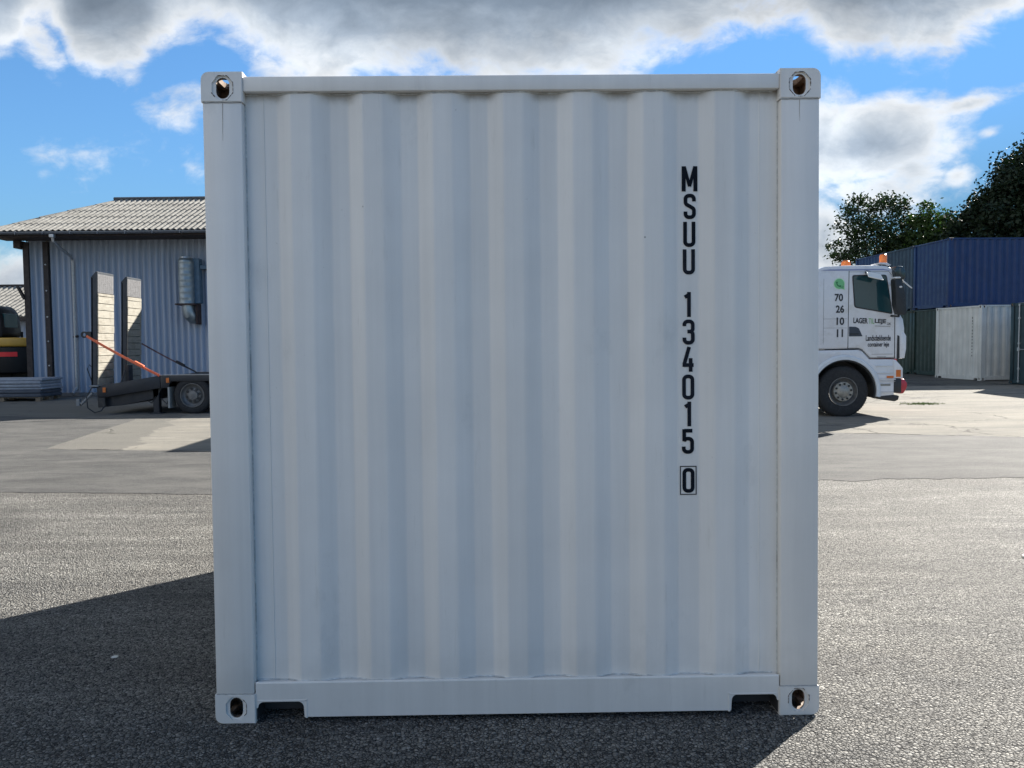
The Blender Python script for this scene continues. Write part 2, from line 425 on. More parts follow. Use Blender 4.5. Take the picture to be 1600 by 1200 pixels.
def fold(line, z0, z1, t=.0025):
    """folded sheet: line = list of (x, y) seen from above, thickness t"""
    mb = MB(); n = len(line)
    vs = []
    for z in (z0, z1): vs += [(x, y, z) for x, y in line]
    for z in (z0, z1): vs += [(x, y + t, z) for x, y in line]
    fs = [(i, i + 1, n + i + 1, n + i) for i in range(n - 1)] + [(2 * n + i, 3 * n + i, 3 * n + i + 1, 2 * n + i + 1) for i in range(n - 1)]
    fs += [(i, 2 * n + i, 2 * n + i + 1, i + 1) for i in range(n - 1)] + [(n + i, n + i + 1, 3 * n + i + 1, 3 * n + i) for i in range(n - 1)]
    fs += [(0, n, 3 * n, 2 * n), (n - 1, 3 * n - 1, 4 * n - 1, 2 * n - 1)]
    return mb.add(vs, fs)


def end_line():
    L = []
    for a, b, inner in END_FLATS:
        y = .039 if inner else .017
        L += [(a, y), (b, y)]
    # soften each fold into two points
    out = []
    for i, p in enumerate(L):
        if i in (0, len(L) - 1): out.append(p); continue
        a, b = Vector(L[i - 1]), Vector(L[i + 1]); q = Vector(p)
        out.append(tuple(q + (a - q).normalized() * .004)); out.append(tuple(q + (b - q).normalized() * .004))
    return out


def side_line(L):
    y0, y1 = .175, L - .175; n = max(1, round((y1 - y0 - .07) / .278)); p = (y1 - y0) / n; out = []
    for i in range(n):
        a = y0 + i * p
        out += [(a, .046), (a + .036 * p / .278, .046), (a + .104 * p / .278, .010), (a + .174 * p / .278, .010), (a + .242 * p / .278, .046)]
    out.append((y1, .046)); return out


def casting_mesh():
    """corner casting whose outer corner is the origin; extends to +x, +y, +z; holes in front, side and bottom"""
    def cutter(bm_fn):
        me = bpy.data.meshes.new('cut'); b = bmesh.new(); bm_fn(b); bmesh.ops.recalc_face_normals(b, faces=b.faces); b.to_mesh(me); b.free()
        o = bpy.data.objects.new('cut', me); col.objects.link(o); return o

    def boxf(x0, x1, y0, y1, z0, z1, bev=0, edges=None):
        def fn(b):
            bmesh.ops.create_cube(b, size=1)
            for v in b.verts: v.co = Vector(((x0 + x1) / 2 + v.co.x * (x1 - x0), (y0 + y1) / 2 + v.co.y * (y1 - y0), (z0 + z1) / 2 + v.co.z * (z1 - z0)))
            if bev:
                es = [e for e in b.edges if edges is None or edges(e)]
                bmesh.ops.bevel(b, geom=es, offset=bev, segments=4, affect='EDGES', profile=.5)
        return fn

    def prismf(poly, a, c, axis):
        def fn(b):
            P = lambda p, t: (p[0], t, p[1]) if axis == 'y' else ((t, p[0], p[1]) if axis == 'x' else (p[0], p[1], t))
            A = [b.verts.new(P(p, a)) for p in poly]; B = [b.verts.new(P(p, c)) for p in poly]; n = len(poly)
            b.faces.new(A[::-1]); b.faces.new(B)
            for i in range(n): b.faces.new((A[i], A[(i + 1) % n], B[(i + 1) % n], B[i]))
        return fn

    def stadium(cx, cz, hw, hh, n=8):
        r = min(hw, hh); out = []
        if hh >= hw:
            for k in range(n + 1): g = pi * k / n; out.append((cx + r * cos(g), cz + (hh - r) + r * sin(g)))
            for k in range(n + 1): g = pi + pi * k / n; out.append((cx + r * cos(g), cz - (hh - r) + r * sin(g)))
        else:
            for k in range(n + 1): g = -pi / 2 + pi * k / n; out.append((cx + (hw - r) + r * cos(g), cz + r * sin(g)))
            for k in range(n + 1): g = pi / 2 + pi * k / n; out.append((cx - (hw - r) + r * cos(g), cz + r * sin(g)))
        return out
    out = lambda e: all(v.co.x < .001 and v.co.z < .001 for v in e.verts)
    base = cutter(boxf(0, .162, 0, .178, 0, .118, .030, out))
    bm = bmesh.new(); bm.from_mesh(base.data)
    bmesh.ops.bevel(bm, geom=[e for e in bm.edges if all(v.co.y < .0005 for v in e.verts)], offset=.003, segments=2, affect='EDGES'); bm.to_mesh(base.data); bm.free()
    cuts = [boxf(.024, .150, .016, .166, .022, .104),
            prismf(stadium(.084, .063, .026, .041), -.02, .05, 'y'),
            prismf([(.084 + .044 * cos(pi / 8 + k * pi / 4), .063 + .050 * sin(pi / 8 + k * pi / 4)) for k in range(8)], -.02, .007, 'y'),
            prismf(stadium(.089, .063, .026, .036), -.02, .05, 'x'),
            prismf(stadium(.082, .090, .030, .058), -.02, .05, 'z')]
    for fn in cuts:
        c = cutter(fn); md = base.modifiers.new('b', 'BOOLEAN'); md.operation = 'DIFFERENCE'; md.solver = 'EXACT'; md.object = c
        dg = bpy.context.evaluated_depsgraph_get(); me = bpy.data.meshes.new_from_object(base.evaluated_get(dg))
        base.modifiers.clear(); base.data = me; bpy.data.objects.remove(c)
    me = base.data; bpy.data.objects.remove(base)
    vs = [v.co.copy() for v in me.vertices]; fs = [tuple(p.vertices) for p in me.polygons]
    mi = []
    for p in me.polygons:
        c = p.center; inside = .0078 < c.y < .17 and .004 < c.x < .156 and .004 < c.z < .114
        mi.append(1 if inside else 0)
    return vs, fs, mi


CAST = casting_mesh()


def casting(sx, sy, sz, ox, oy, oz, paint, parent):
    mb = MB(); vs, fs, mi = CAST
    mb.add([(ox + sx * v.x, oy + sy * v.y, oz + sz * v.z) for v in vs], fs); mb.mi = list(mi)
    return mb.build('corner_casting', [paint, RUST], parent)


def container(name, label, L, paint, loc, rot, group=None, main=False, door_gear=True):
    t = thing(name, label, 'container', loc, rot, group)
    for sx in (-1, 1):
        for oy, sy in ((-.004, 1), (L + .004, -1)):
            casting(-sx, sy, 1, sx * 1.2195, oy, 0, paint, t); casting(-sx, sy, -1, sx * 1.2195, oy, 2.591, paint, t)
    for sx in (-1, 1):
        for y0, y1 in ((0, .06), (L - .06, L)):
            mb = MB(); xo, xi = sx * 1.2155, sx * 1.062
            mb.box(min(xo, xi), max(xo, xi), y0, y1, .118, 2.473, .006, seg=2)
            ya, yb = (.06, .165) if y0 == 0 else (L - .165, L - .06)
            a, b = sorted((sx * 1.2155, sx * 1.205)); mb.box(a, b, ya, yb, .118, 2.473, .002)
            mb.build('corner_post', paint, t, smooth=True)
    # front header and sill
    mb = MB(); mb.box(-1.0575, 1.0575, .003, .07, 2.5145, 2.5735, .005, seg=2); mb.build('header_rail', paint, t, smooth=True)
    poly = []
    c0, c1 = .859, 1.052     # recess for the lifting pocket
    def arcp(cx, cz, r, a0, a1, n=5): return [(cx + r * cos(R(a0 + (a1 - a0) * k / n)), cz + r * sin(R(a0 + (a1 - a0) * k / n))) for k in range(n + 1)]
    poly = [(-1.0575, .158), (-1.0575, .060)] + [(-c1, .060)] + arcp(-c1 + .026, .060, .024, 180, 90) + arcp(-c0 - .030, .060, .024, 90, 0) + [(-c0 - .004, .021)]
    poly += [(c0 + .004, .021)] + arcp(c0 + .030, .062, .024, 180, 90) + arcp(c1 - .026, .062, .024, 90, 0) + [(c1, .06), (1.0575, .060), (1.0575, .158)]
    mb = MB(); mb.prism(poly, .003, .012, 'y')
    mb.box(-1.0575, 1.0575, .013, .070, .150, .160, .003)
    # rounded top lip of the sill
    mb.tube([(-1.0575, .0095, .1575), (1.0575, .0095, .1575)], .0068, 10)
    mb.build('sill_rail', paint, t, smooth=True)
    for s in (-1, 1):   # pocket liners
        mb = MB(); a, b = sorted((s * (c0 + .001), s * (c0 - .009))); mb.box(a, b, .0015, .10, .016, .095, .002)
        a, b = sorted((s * (c0 - .009), s * c1)); mb.box(a, b, .0015, .10, .0845, .0925, .002)
        mb.build('pocket_liner', paint, t)
    for s in (-1, 1):   # dark inside of the pocket
        mb = MB(); a, b = sorted((s * (c0 - .03), s * (c1 + .004))); mb.box(a, b, .102, .108, .012, .128)
        a, b = sorted((s * (c1 + .001), s * (c1 + .0055))); mb.box(a, b, .0125, .1015, .008, .083); mb.build('pocket_lining', BLACKHOLE, t)
    line = end_line()
    pn = fold(line, .150, 2.52)
    pan = pn.build('end_panel', paint, t)
    for x in ((-.988, .988) if main else ()):
        mb = MB(); mb.tube([(x, .0388, .162), (x, .0388, 2.513)], .0022, 6); mb.build('weld_seam', paint, pan)
    if main:
        # uneven beads of sealant along top and bottom of the panel and beside the posts
        mb = MB(); rg = random.Random(3)
        for z in (.1625, 2.5125):
            P = []
            for (x0, y0), (x1, y1) in zip(line, line[1:]):
                k = max(1, int(abs(x1 - x0) / .02))
                for i in range(k): P.append((x0 + (x1 - x0) * i / k, y0 + (y1 - y0) * i / k - .001, z + rg.uniform(-.0012, .0012)))
            mb.tube(P, [.0032 + rg.uniform(-.001, .0016) for _ in P], 6)
        for x in (-1.0605, 1.0605): mb.tube([(x, .038, .16), (x, .038, 2.515)], .003, 6)
        mb.build('sealant_bead', mat('sealant', (.55, .56, .55), .7, var=.3, vscale=50, dirt=(.16, .14, .12), dscale=9, damt=.7), pan)
        # weld bead frames round the castings
        rg = random.Random(5); WB = mat('grimy_weld', (.34, .34, .33), .6, var=.4, vscale=60)
        for sx in (-1, 1):
            for z in (.1195, 2.4715):
                mb = MB(); P = [(sx * (1.212 - .15 * i / 12), -.0005 + rg.uniform(-.0006, .0006), z + rg.uniform(-.0008, .0008)) for i in range(13)]
                mb.tube(P, .0022, 6); mb.build('weld_bead', WB, t)
        # burrs and rust on the raised frame marks round the holes
        RD = mat('rust_dark', (.07, .045, .035), .9, var=.5, vscale=90)
        for sx, cz, spans, sd_ in ((-1, 2.528, ((-60, 75), (80, 130), (200, 235), (268, 300)), 9), (1, 2.528, ((-70, -20), (-10, 60), (62, 140), (150, 250), (262, 288)), 10),
                                   (-1, .063, ((-40, 50),), 11), (1, .063, ((55, 118), (125, 200), (-5, 30)), 12)):
            mb = MB(); rg = random.Random(sd_); cx = sx * (1.2195 - .084)
            for a0, a1 in spans:
                P = []; g = a0
                while g <= a1:
                    k = cos(R(22.5)) / cos(R((g + 22.5 + 360) % 45 - 22.5)) ; P.append((cx + .0445 * k * 1.03 * cos(R(g)), -.0042, cz + .0500 * k * 1.03 * sin(R(g)))); g += 6
                if len(P) > 1: mb.tube(P, [rg.uniform(.0003, .0021) for _ in P], 5)
            mb.build('rust_mark', RD, t)
        mb = MB()
        for sx in (-1, 1):      # the thin run of rust below each top casting hole
            mb = MB(); cx = sx * 1.1355 + (.0 if sx > 0 else 0); P = []
            z = 2.468; x = cx
            while z > (2.38 if sx > 0 else 2.32): P.append((x, -.0006, z)); z -= .012; x += rg.uniform(-.0008, .0008)
            mb.tube(P, [.0011 * (1 - .75 * i / len(P)) for i in range(len(P))], 5)
            mb.build('rust_run', mat('rust_stain', (.30, .24, .19), .9, var=.5, vscale=60), t)
    # sides
    sl = side_line(L)
    for sx in (-1, 1):
        mb = fold([(y, d_) for y, d_ in sl], .16, 2.53)
        mb.vs = [(sx * (1.2145 - v[1]), v[0], v[2]) for v in mb.vs]; mb.build('side_panel', paint, t)
        a, b = sorted((sx * 1.2155, sx * 1.155)); mb = MB(); mb.box(a, b, .178, L - .178, 2.5305, 2.588, .004); mb.build('top_rail', paint, t)
        a, b = sorted((sx * 1.2155, sx * 1.170)); mb = MB(); mb.box(a, b, .178, L - .178, .03, .160, .004); mb.build('bottom_rail', paint, t)
    # corrugated roof
    n = int((L - .2) / .209); rl = []
    for i in range(n):
        a = .10 + i * (L - .2) / n; q = (L - .2) / n
        rl += [(a, .0), (a + q * .3, .0), (a + q * .45, .018), (a + q * .85, .018)]
    rl.append((L - .10, 0)); mb = fold(rl, -1.155, 1.155); mb.vs = [(v[2], v[0], 2.567 + v[1]) for v in mb.vs]; mb.build('roof_panel', paint, t)
    mb = MB(); mb.box(-1.16, 1.16, .08, L - .08, .135, .160); mb.build('floor', WOODFLOOR, t)
    mb = MB()
    for i in range(max(2, int(L / .3))): y = .25 + i * .3; mb.box(-1.165, 1.165, y, y + .05, .03, .134)
    mb.build('cross_member', paint, t)
    # door end
    mb = MB(); mb.box(-1.0575, 1.0575, L - .07, L - .003, 2.49, 2.5735, .005); mb.build('door_header', paint, t)
    mb = MB(); mb.box(-1.0575, 1.0575, L - .07, L - .003, .02, .14, .005); mb.build('door_sill', paint, t)
    for s in (-1, 1):
        a, b = sorted((s * .006, s * 1.055)); mb = MB(); mb.box(a, b, L - .055, L - .022, .145, 2.485, .004)
        for z in (.75, 1.4, 2.0): a2, b2 = sorted((s * .12, s * .95)); mb.box(a2, b2, L - .020, L - .012, z - .13, z + .13, .004)
        dr = mb.build('door', paint, t)
        mb = MB(); mb.box(a, b, L - .0205, L - .018, .139, .150); mb.box(a, b, L - .0205, L - .018, 2.478, 2.489); mb.box(s * 1.052 - .006, s * 1.052 + .006, L - .0205, L - .016, .152, 2.476)
        mb.build('gasket', GASKET, dr)
        if door_gear:
            for x in (.28, .78):
                mb = MB(); mb.tube([(s * x, L + .012, .06), (s * x, L + .012, 2.55)], .017, 8)
                for z in (.1, .5, 1.3, 2.1, 2.52): mb.box(s * x - .035, s * x + .035, L - .018, L + .03, z - .03, z + .03, .004)
                rod = mb.build('lock_rod', GALV, dr, smooth=True)
                mb = MB(); mb.tube([(s * x, L + .03, 1.12), (s * (x - .42 if x > .5 else x + .42), L + .035, 1.10)], .012, 6)
                mb.box(s * x - .05, s * x + .05, L + .0, L + .04, 1.06, 1.17, .005); mb.build('handle', GALV, dr)
    return t


# lettering: strokes in millimetres in a 48 x 100 cell
def arc(cx, cy, r, a0, a1, n=8): return [(cx + r * cos(R(a0 + (a1 - a0) * k / n)), cy + r * sin(R(a0 + (a1 - a0) * k / n))) for k in range(n + 1)]


RA = 14
GL = {
    'S': [[(41, 70), (41, 79)] + arc(27, 79, RA, 0, 90) + arc(21, 79, RA, 90, 180) + [(7, 72)] + arc(21, 68, RA, 180, 225, 4)[1:] + arc(27, 33, RA, 45, 0, 4) + [(41, 21)] + arc(27, 21, RA, 0, -90)[1:] + arc(21, 21, RA, -90, -180) + [(7, 30)]],
    'U': [[(7, 100), (7, 21)] + arc(21, 21, RA, 180, 270)[1:] + arc(27, 21, RA, 270, 360) + [(41, 100)]],
    '0': [[(7, 50), (7, 79)] + arc(21, 79, RA, 180, 90)[1:] + arc(27, 79, RA, 90, 0) + [(41, 21)] + arc(27, 21, RA, 0, -90)[1:] + arc(21, 21, RA, -90, -180) + [(7, 50)]],
    '3': [[(7, 74), (7, 79)] + arc(21, 79, RA, 180, 90)[1:] + arc(27, 79, RA, 90, 0) + [(41, 66)] + arc(29, 64, 12, 0, -80, 6), [(19, 52), (31, 52)], arc(29, 40, 12, 80, 0, 6) + [(41, 21)] + arc(27, 21, RA, 0, -90)[1:] + arc(21, 21, RA, -90, -180) + [(7, 28)]],
    '5': [[(42, 93), (9, 93)], [(9, 99.5), (9, 50)], [(9, 56)] + arc(23, 47, RA, 140, 90, 4) + arc(27, 47, RA, 90, 0) + [(41, 21)] + arc(27, 21, RA, 0, -90)[1:] + arc(21, 21, RA, -90, -180) + [(7, 29)]],
    '4': [[(29, 100), (9, 30)], [(2, 27), (47, 27)], [(35, 55), (35, 0)]],
    '1': [[(28, 100), (28, 0)], [(30, 91), (11, 79)]],
    'M': [[(7, 0), (7, 100)], [(54, 0), (54, 100)], [(9, 99), (30.5, 20)], [(52, 99), (30.5, 20)]],
}


def ribbon(mb, pts, wd, off, dep, thick=.0008):
    h = wd / 2; pts = [Vector(p) for p in pts]; pts = [p for i, p in enumerate(pts) if i == 0 or (p - pts[i - 1]).length > .3]; L = []; Rr = []
    for i, p in enumerate(pts):
        a = (p - pts[i - 1]).normalized() if i else None; b = (pts[i + 1] - p).normalized() if i < len(pts) - 1 else None
        if a is None: a = b
        if b is None: b = a
        t = (a + b).normalized(); nn_ = Vector((-t.y, t.x)); k = h / max(.5, nn_.dot(Vector((-a.y, a.x))))
        L.append(p + nn_ * k); Rr.append(p - nn_ * k)
    o = [(off[0] + q.x / 1000, dep, off[1] + q.y / 1000) for q in L + Rr]; o2 = [(x, y - thick, z) for x, y, z in o]
    n = len(pts); m = 2 * n
    fs = []
    for i in range(n - 1):
        fs += [(m + i, m + i + 1, m + n + i + 1, m + n + i), (i, m + i, m + i + 1, i + 1), (n + i, n + i + 1, m + n + i + 1, m + n + i)]
    mb.add(o + o2, fs)


def serial(parent, mats=(NAVYTXT, GREYTXT)):
    seq = [('M', .677, 2.119, 0), ('S', .684, 2.009, 0), ('U', .682, 1.898, 0), ('U', .680, 1.788, 1), ('1', .676, 1.617, 1), ('3', .678, 1.506, 1), ('4', .675, 1.396, 1),
           ('0', .676, 1.284, 1), ('1', .676, 1.175, 1), ('5', .674, 1.064, 0), ('0', .676, .905, 0)]
    for ch, x, z, k in seq:
        mb = MB(); q = 0
        for st in GL[ch]: ribbon(mb, st, 15 if ch != 'M' else (16 if q < 2 else 13), (x, z), (.0375 - .0003 * q), .0006); q += 1
        mb.build('painted_character', mats[k], parent)
    mb = MB(); x0, x1, z0, z1 = .667, .731, .898, 1.012
    for a in (((x0, z0), (x1, z0)), ((x0, z1), (x1, z1)), ((x0, z0), (x0, z1)), ((x1, z0), (x1, z1))):
        (xa, za), (xb, zb) = a; mb.box(xa - .0017, xb + .0017, .0368, .0378, za - .0017, zb + .0017)
    mb.build('check_digit_frame', mats[0], parent)


mc = container('shipping_container', 'large white container end wall filling the middle of the picture', 2.991, MW, (0, 0, 0), (-.01674, 0, .01097), main=True, group=None)
serial(mc)


def far_paint(name, base, rough=.45):
    return mat(name, base, rough, var=.18, vscale=2.5, streak=.18, dirt=(base[0] * .6 + .018, base[1] * .6 + .018, base[2] * .6 + .016), dscale=5, damt=.5, bump=.12, bscale=4, bdist=.02)


P_BLUE = far_paint('blue_container_paint', (.003, .028, .120)); P_BLUE2 = far_paint('deep_blue_paint', (.003, .030, .125))
P_GREY = far_paint('blue_grey_paint', (.010, .030, .062)); P_GREEN = far_paint('dark_green_paint', (.008, .026, .022)); P_TEAL = far_paint('dark_teal_paint', (.008, .030, .042))
P_WHITE2 = far_paint('off_white_paint', (.58, .60, .59))
A0 = (16.35, 26.46); th = R(-90 + 2.2)
ex = Vector((cos(th), sin(th))); e_y = Vector((-sin(th), cos(th)))     # local axes on the ground
g_stack = 'containers stacked two high behind the truck'
for k, (pt, pb, lt, lb) in enumerate((
        (P_BLUE, P_GREEN, 'bright blue container on top, nearest corner of the two-high stack', 'dark green container under the nearest blue one, behind the small white container'),
        (P_GREY, P_GREEN, 'dull blue-grey container on top, between two brighter blue ones', 'dark green container in the bottom row under the blue-grey one'),
        (P_BLUE2, P_GREEN, 'far blue container on top of the stack, behind the truck roof beacons', 'bottom row container farthest back, hidden by the truck cab'))):
    c = Vector(A0) - ex * (1.2195 + k * 2.47)
    container('shipping_container', lt, 6.058, pt, (c.x, c.y, .13 + 2.597), (0, 0, th), g_stack)
    if k < 2: container('shipping_container', lb, 6.058, pb, (c.x, c.y, .13), (0, 0, th), g_stack)
th2 = R(-90 + 6); ex2 = Vector((cos(th2), sin(th2)))
c = Vector((15.98, 23.72)) - ex2 * 1.2195
wc = container('shipping_container', 'small off-white container standing in front of the dark green stack', 2.991, P_WHITE2, (c.x, c.y, .10), (0, 0, th2))
mb = MB(); rg = random.Random(2)
z = 2.2
while z > .85:
    mb.box(.69, .725, .0368, .0382, z - rg.uniform(.03, .07), z); z -= .11
mb.build('faded_marking', GREYTXT, wc)
c = Vector((16.03, 22.42)) - Vector((-.03, 1)).normalized() * 1.2195
dc = container('shipping_container', 'dark teal container with door lock rods at the right edge', 6.058, P_TEAL, (c.x + 6.058, c.y, .08), (0, 0, R(90 + 1.5)))
mb = MB(); mb.box(-.98 - .01, -.72, 6.049, 6.053, .62, .90); 
mb.build('notice_plate', mat('notice_white', (.5, .5, .46), .6, var=.3), dc)


# ---------------------------------------------------------------- truck
WHT = mat('truck_white_paint', (.64, .66, .70), .30, var=.05, vscale=2, coat=.3, dirt=(.42, .40, .37), dscale=4, damt=.45, bump=.05, bscale=3, bdist=.01)
BLK = mat('black_plastic', (.020, .022, .025), .5, var=.2)
TYRE = mat('tyre_rubber', (.022, .023, .025), .85, var=.25, vscale=15, bump=.3, bscale=60)
GLS = mat('cab_glass', (.012, .050, .062), .08, spec=.45, var=.0)
RIM = mat('grey_rim', (.16, .16, .16), .5, metal=.3, var=.25, vscale=12)
HUB = mat('hub_alloy', (.30, .285, .255), .45, metal=.4, var=.2, vscale=20)
ORG = mat('orange_lens', (.95, .22, .02), .25, coat=.5)
ORD = mat('orange_marker', (.55, .14, .02), .35)
REDP = mat('red_paint', (.42, .02, .035), .35, coat=.4)
TXT = mat('black_vinyl', (.02, .022, .028), .5)
GRN = mat('green_vinyl', (.20, .42, .17), .5)
DGN = mat('dark_green_vinyl', (.02, .16, .06), .5)
PGN = mat('pale_green_vinyl', (.45, .72, .48), .5)
CHS = mat('chassis_steel', (.03, .03, .033), .6, var=.3)
T0 = (6.585, 12.5, 0)
tr = thing('container_truck', 'white truck with orange roof beacons parked behind the big container, cab facing right', 'truck', T0)
Y0 = 12.5
def tb(mb, name, m, parent=tr, smooth=True): return mb.build(name, m, parent, smooth=smooth, origin=T0)


mb = MB()
cabp = [(5.62, 1.34), (5.62, 2.60), (5.80, 2.84), (6.02, 2.92), (6.19, 2.985), (6.6, 3.0), (7.2, 3.0), (7.39, 2.985), (7.48, 2.955), (7.53, 2.90), (7.56, 2.70), (7.655, 2.04), (7.69, 1.9), (7.70, 1.16), (7.56, 1.16), (7.09, 1.16), (6.93, 1.335), (6.85, 1.36)]
mb.prism(cabp, Y0, Y0 + 2.5, 'y', bev=.05, seg=3)
body = tb(mb, 'cab_body', WHT)
# lower cab skirt with the wheel arch cut in it
ax, az_, ar = 6.585, .506, .705
low = [(5.55, 1.325), (6.86, 1.335), (6.93, 1.31), (7.08, 1.145), (7.57, 1.14), (7.66, 1.05), (7.70, .96), (7.58, .76), (7.58, .435), (7.24, .40)]
low += [(ax + ar * cos(R(g)), az_ + ar * sin(R(g))) for g in range(-4, 185, 9)] + [(5.86, .45), (5.55, .60)]
for y0 in (Y0 + .01, Y0 + 2.14):
    mb = MB(); mb.prism(low, y0, y0 + .35, 'y', bev=.012, seg=2); tb(mb, 'skirt_panel', WHT)
    mb = MB(); n = 44      # rolled fender lip
    yy = y0 if y0 < 13 else y0 + .35
    P = [(ax + .665 * cos(R(g)), yy, az_ + .665 * sin(R(g))) for g in [-9 + i * 198 / n for i in range(n + 1)]]
    o = MB(); pr = []
    for i, g in enumerate([-9 + k * 198 / n for k in range(n + 1)]):
        cg, sg = cos(R(g)), sin(R(g))
        for rad, dy in ((.635, .0), (.635, -.045), (.69, -.045), (.725, -.02), (.725, .0)):
            pr.append((ax + rad * cg, yy + (dy if y0 < 13 else -dy), az_ + rad * sg))
    fs = [(i * 5 + k, i * 5 + k + 1, (i + 1) * 5 + k + 1, (i + 1) * 5 + k) for i in range(n) for k in range(4)]
    mb.add(pr, fs); tb(mb, 'fender_lip', mat('fender_grey_white', (.58, .62, .66), .4, var=.1) if y0 < 13 else WHT)
    mb = MB(); pr = []
    for i, g in enumerate([-12 + k * 204 / n for k in range(n + 1)]):
        cg, sg = cos(R(g)), sin(R(g))
        for rad, dy in ((.640, .005), (.605, .005), (.605, .40), (.640, .40)): pr.append((ax + rad * cg, yy + (dy if y0 < 13 else -dy), az_ + rad * sg))
    fs = [(i * 4 + k, i * 4 + (k + 1) % 4, (i + 1) * 4 + (k + 1) % 4, (i + 1) * 4 + k) for i in range(n) for k in range(4)]
    mb.add(pr, fs); tb(mb, 'mudguard', BLK)
# door: panel outline grooves
mb = MB()
def groove(pts, wd=.010, y=Y0 - .0015, m=mb):
    for a, b in zip(pts, pts[1:]):
        a, b = Vector(a), Vector(b); t = (b - a).normalized(); nv = Vector((-t.y, t.x)) * wd / 2; a2, b2 = a - t * .003, b + t * .003
        q = [a2 + nv, b2 + nv, b2 - nv, a2 - nv]
        m.prism([(p.x, p.y) for p in q], y, y + .004, 'y')
groove([(6.655, 2.89), (6.648, 1.36)], .013)
groove([(6.655, 2.87), (7.44, 2.87), (7.50, 2.80)], .006)
groove([(6.655, 1.362), (6.86, 1.362)], .007); groove([(7.57, 2.035), (7.575, 1.17)], .016)
groove([(6.86, 1.362), (6.93, 1.335), (7.085, 1.175), (7.57, 1.172)], .009)
groove([(6.16, 2.74), (6.16, 1.45)], .004); groove([(6.16, 1.95), (6.62, 1.95)], .004); groove([(6.16, 1.77), (6.62, 1.77)], .004)
mb.build('door_gap', BLK, body, origin=T0)
# lower ledges
mb = MB()
for z, h, y in ((1.005, .012, -.012), (.865, .010, -.010), (.735, .020, -.02), (.70, .008, -.008)):
    mb.box(7.20, 7.60, Y0 + y, Y0 + .03, z, z + h, .003)
mb.box(7.235, 7.565, Y0 - .006, Y0 + .02, .47, .66, .008)
mb.box(7.225, 7.58, Y0 - .004, Y0 + .02, .755, .84, .005)
tb(mb, 'step_panel', WHT)
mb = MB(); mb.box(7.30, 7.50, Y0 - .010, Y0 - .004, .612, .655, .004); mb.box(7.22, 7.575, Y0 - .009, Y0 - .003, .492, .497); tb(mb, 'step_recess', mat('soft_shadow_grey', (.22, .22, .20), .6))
# window
def rounded(pts, r, n=4):
    out = []; m = len(pts)
    for i in range(m):
        p = Vector(pts[i]); a = (Vector(pts[i - 1]) - p).normalized(); b = (Vector(pts[(i + 1) % m]) - p).normalized()
        for k in range(n + 1):
            s = k / n; q0, q1 = p + a * r, p + b * r
            out.append(tuple(q0 * (1 - s) ** 2 + p * 2 * s * (1 - s) + q1 * s ** 2))
    return out
mb = MB(); mb.prism(rounded([(6.715, 2.81), (7.395, 2.81), (7.53, 2.03), (6.765, 2.17)], .05), Y0 - .006, Y0 + .01, 'y'); win = tb(mb, 'side_window', BLK)
mb = MB(); mb.prism(rounded([(6.735, 2.79), (7.38, 2.79), (7.505, 2.055), (6.785, 2.19)], .045), Y0 - .009, Y0 - .0045, 'y'); g_ = mb.build('glass', GLS, win, origin=T0)
mb = MB(); mb.prism(rounded([(6.715, 2.81), (7.395, 2.81), (7.53, 2.03), (6.765, 2.17)], .05), Y0 + 2.49, Y0 + 2.506, 'y'); tb(mb, 'side_window', GLS)
mb = MB(); mb.prism([(7.555, 2.84), (7.635, 2.84), (7.70, 2.08), (7.62, 2.08)], Y0 + .12, Y0 + 2.38, 'y'); tb(mb, 'windscreen', GLS)
# side handle recess
mb = MB(); mb.prism(rounded([(6.668, 1.795), (6.80, 1.79), (6.86, 1.76), (6.935, 1.60), (6.668, 1.60)], .012, 3), Y0 - .004, Y0 + .01, 'y'); hd = tb(mb, 'door_handle', mat('handle_dark', (.035, .045, .065), .4))
mb = MB(); mb.box(6.68, 6.86, Y0 - .012, Y0 - .004, 1.635, 1.66, .003); mb.build('grip', BLK, hd, origin=T0)
# front corner panels
for y0, y1 in ((Y0 - .004, Y0 + .22), (Y0 + 2.28, Y0 + 2.504)):
    mb = MB()
    mb.prism([(7.60, 2.03), (7.68, 2.02), (7.735, 1.93), (7.765, 1.75), (7.765, 1.20), (7.73, 1.15), (7.60, 1.15)], y0, y1, 'y', bev=.02)
    mb.prism([(7.672, 1.60), (7.70, 1.655), (7.76, 1.665), (7.80, 1.60), (7.80, 1.35), (7.77, 1.16), (7.672, 1.16)], y0 - .012 if y0 < 13 else y0 + .012, y1 - .03, 'y', bev=.015)
    tb(mb, 'corner_panel', WHT)
mb = MB(); mb.prism(rounded([(7.622, 1.62), (7.662, 1.60), (7.668, 1.155), (7.615, 1.145)], .012, 3), Y0 - .012, Y0 + .01, 'y'); tb(mb, 'air_slot', BLK)
mb = MB(); mb.box(7.70, 7.775, Y0 + .2, Y0 + 2.3, 1.2, 2.0, .03, seg=2); tb(mb, 'front_grille', BLK)
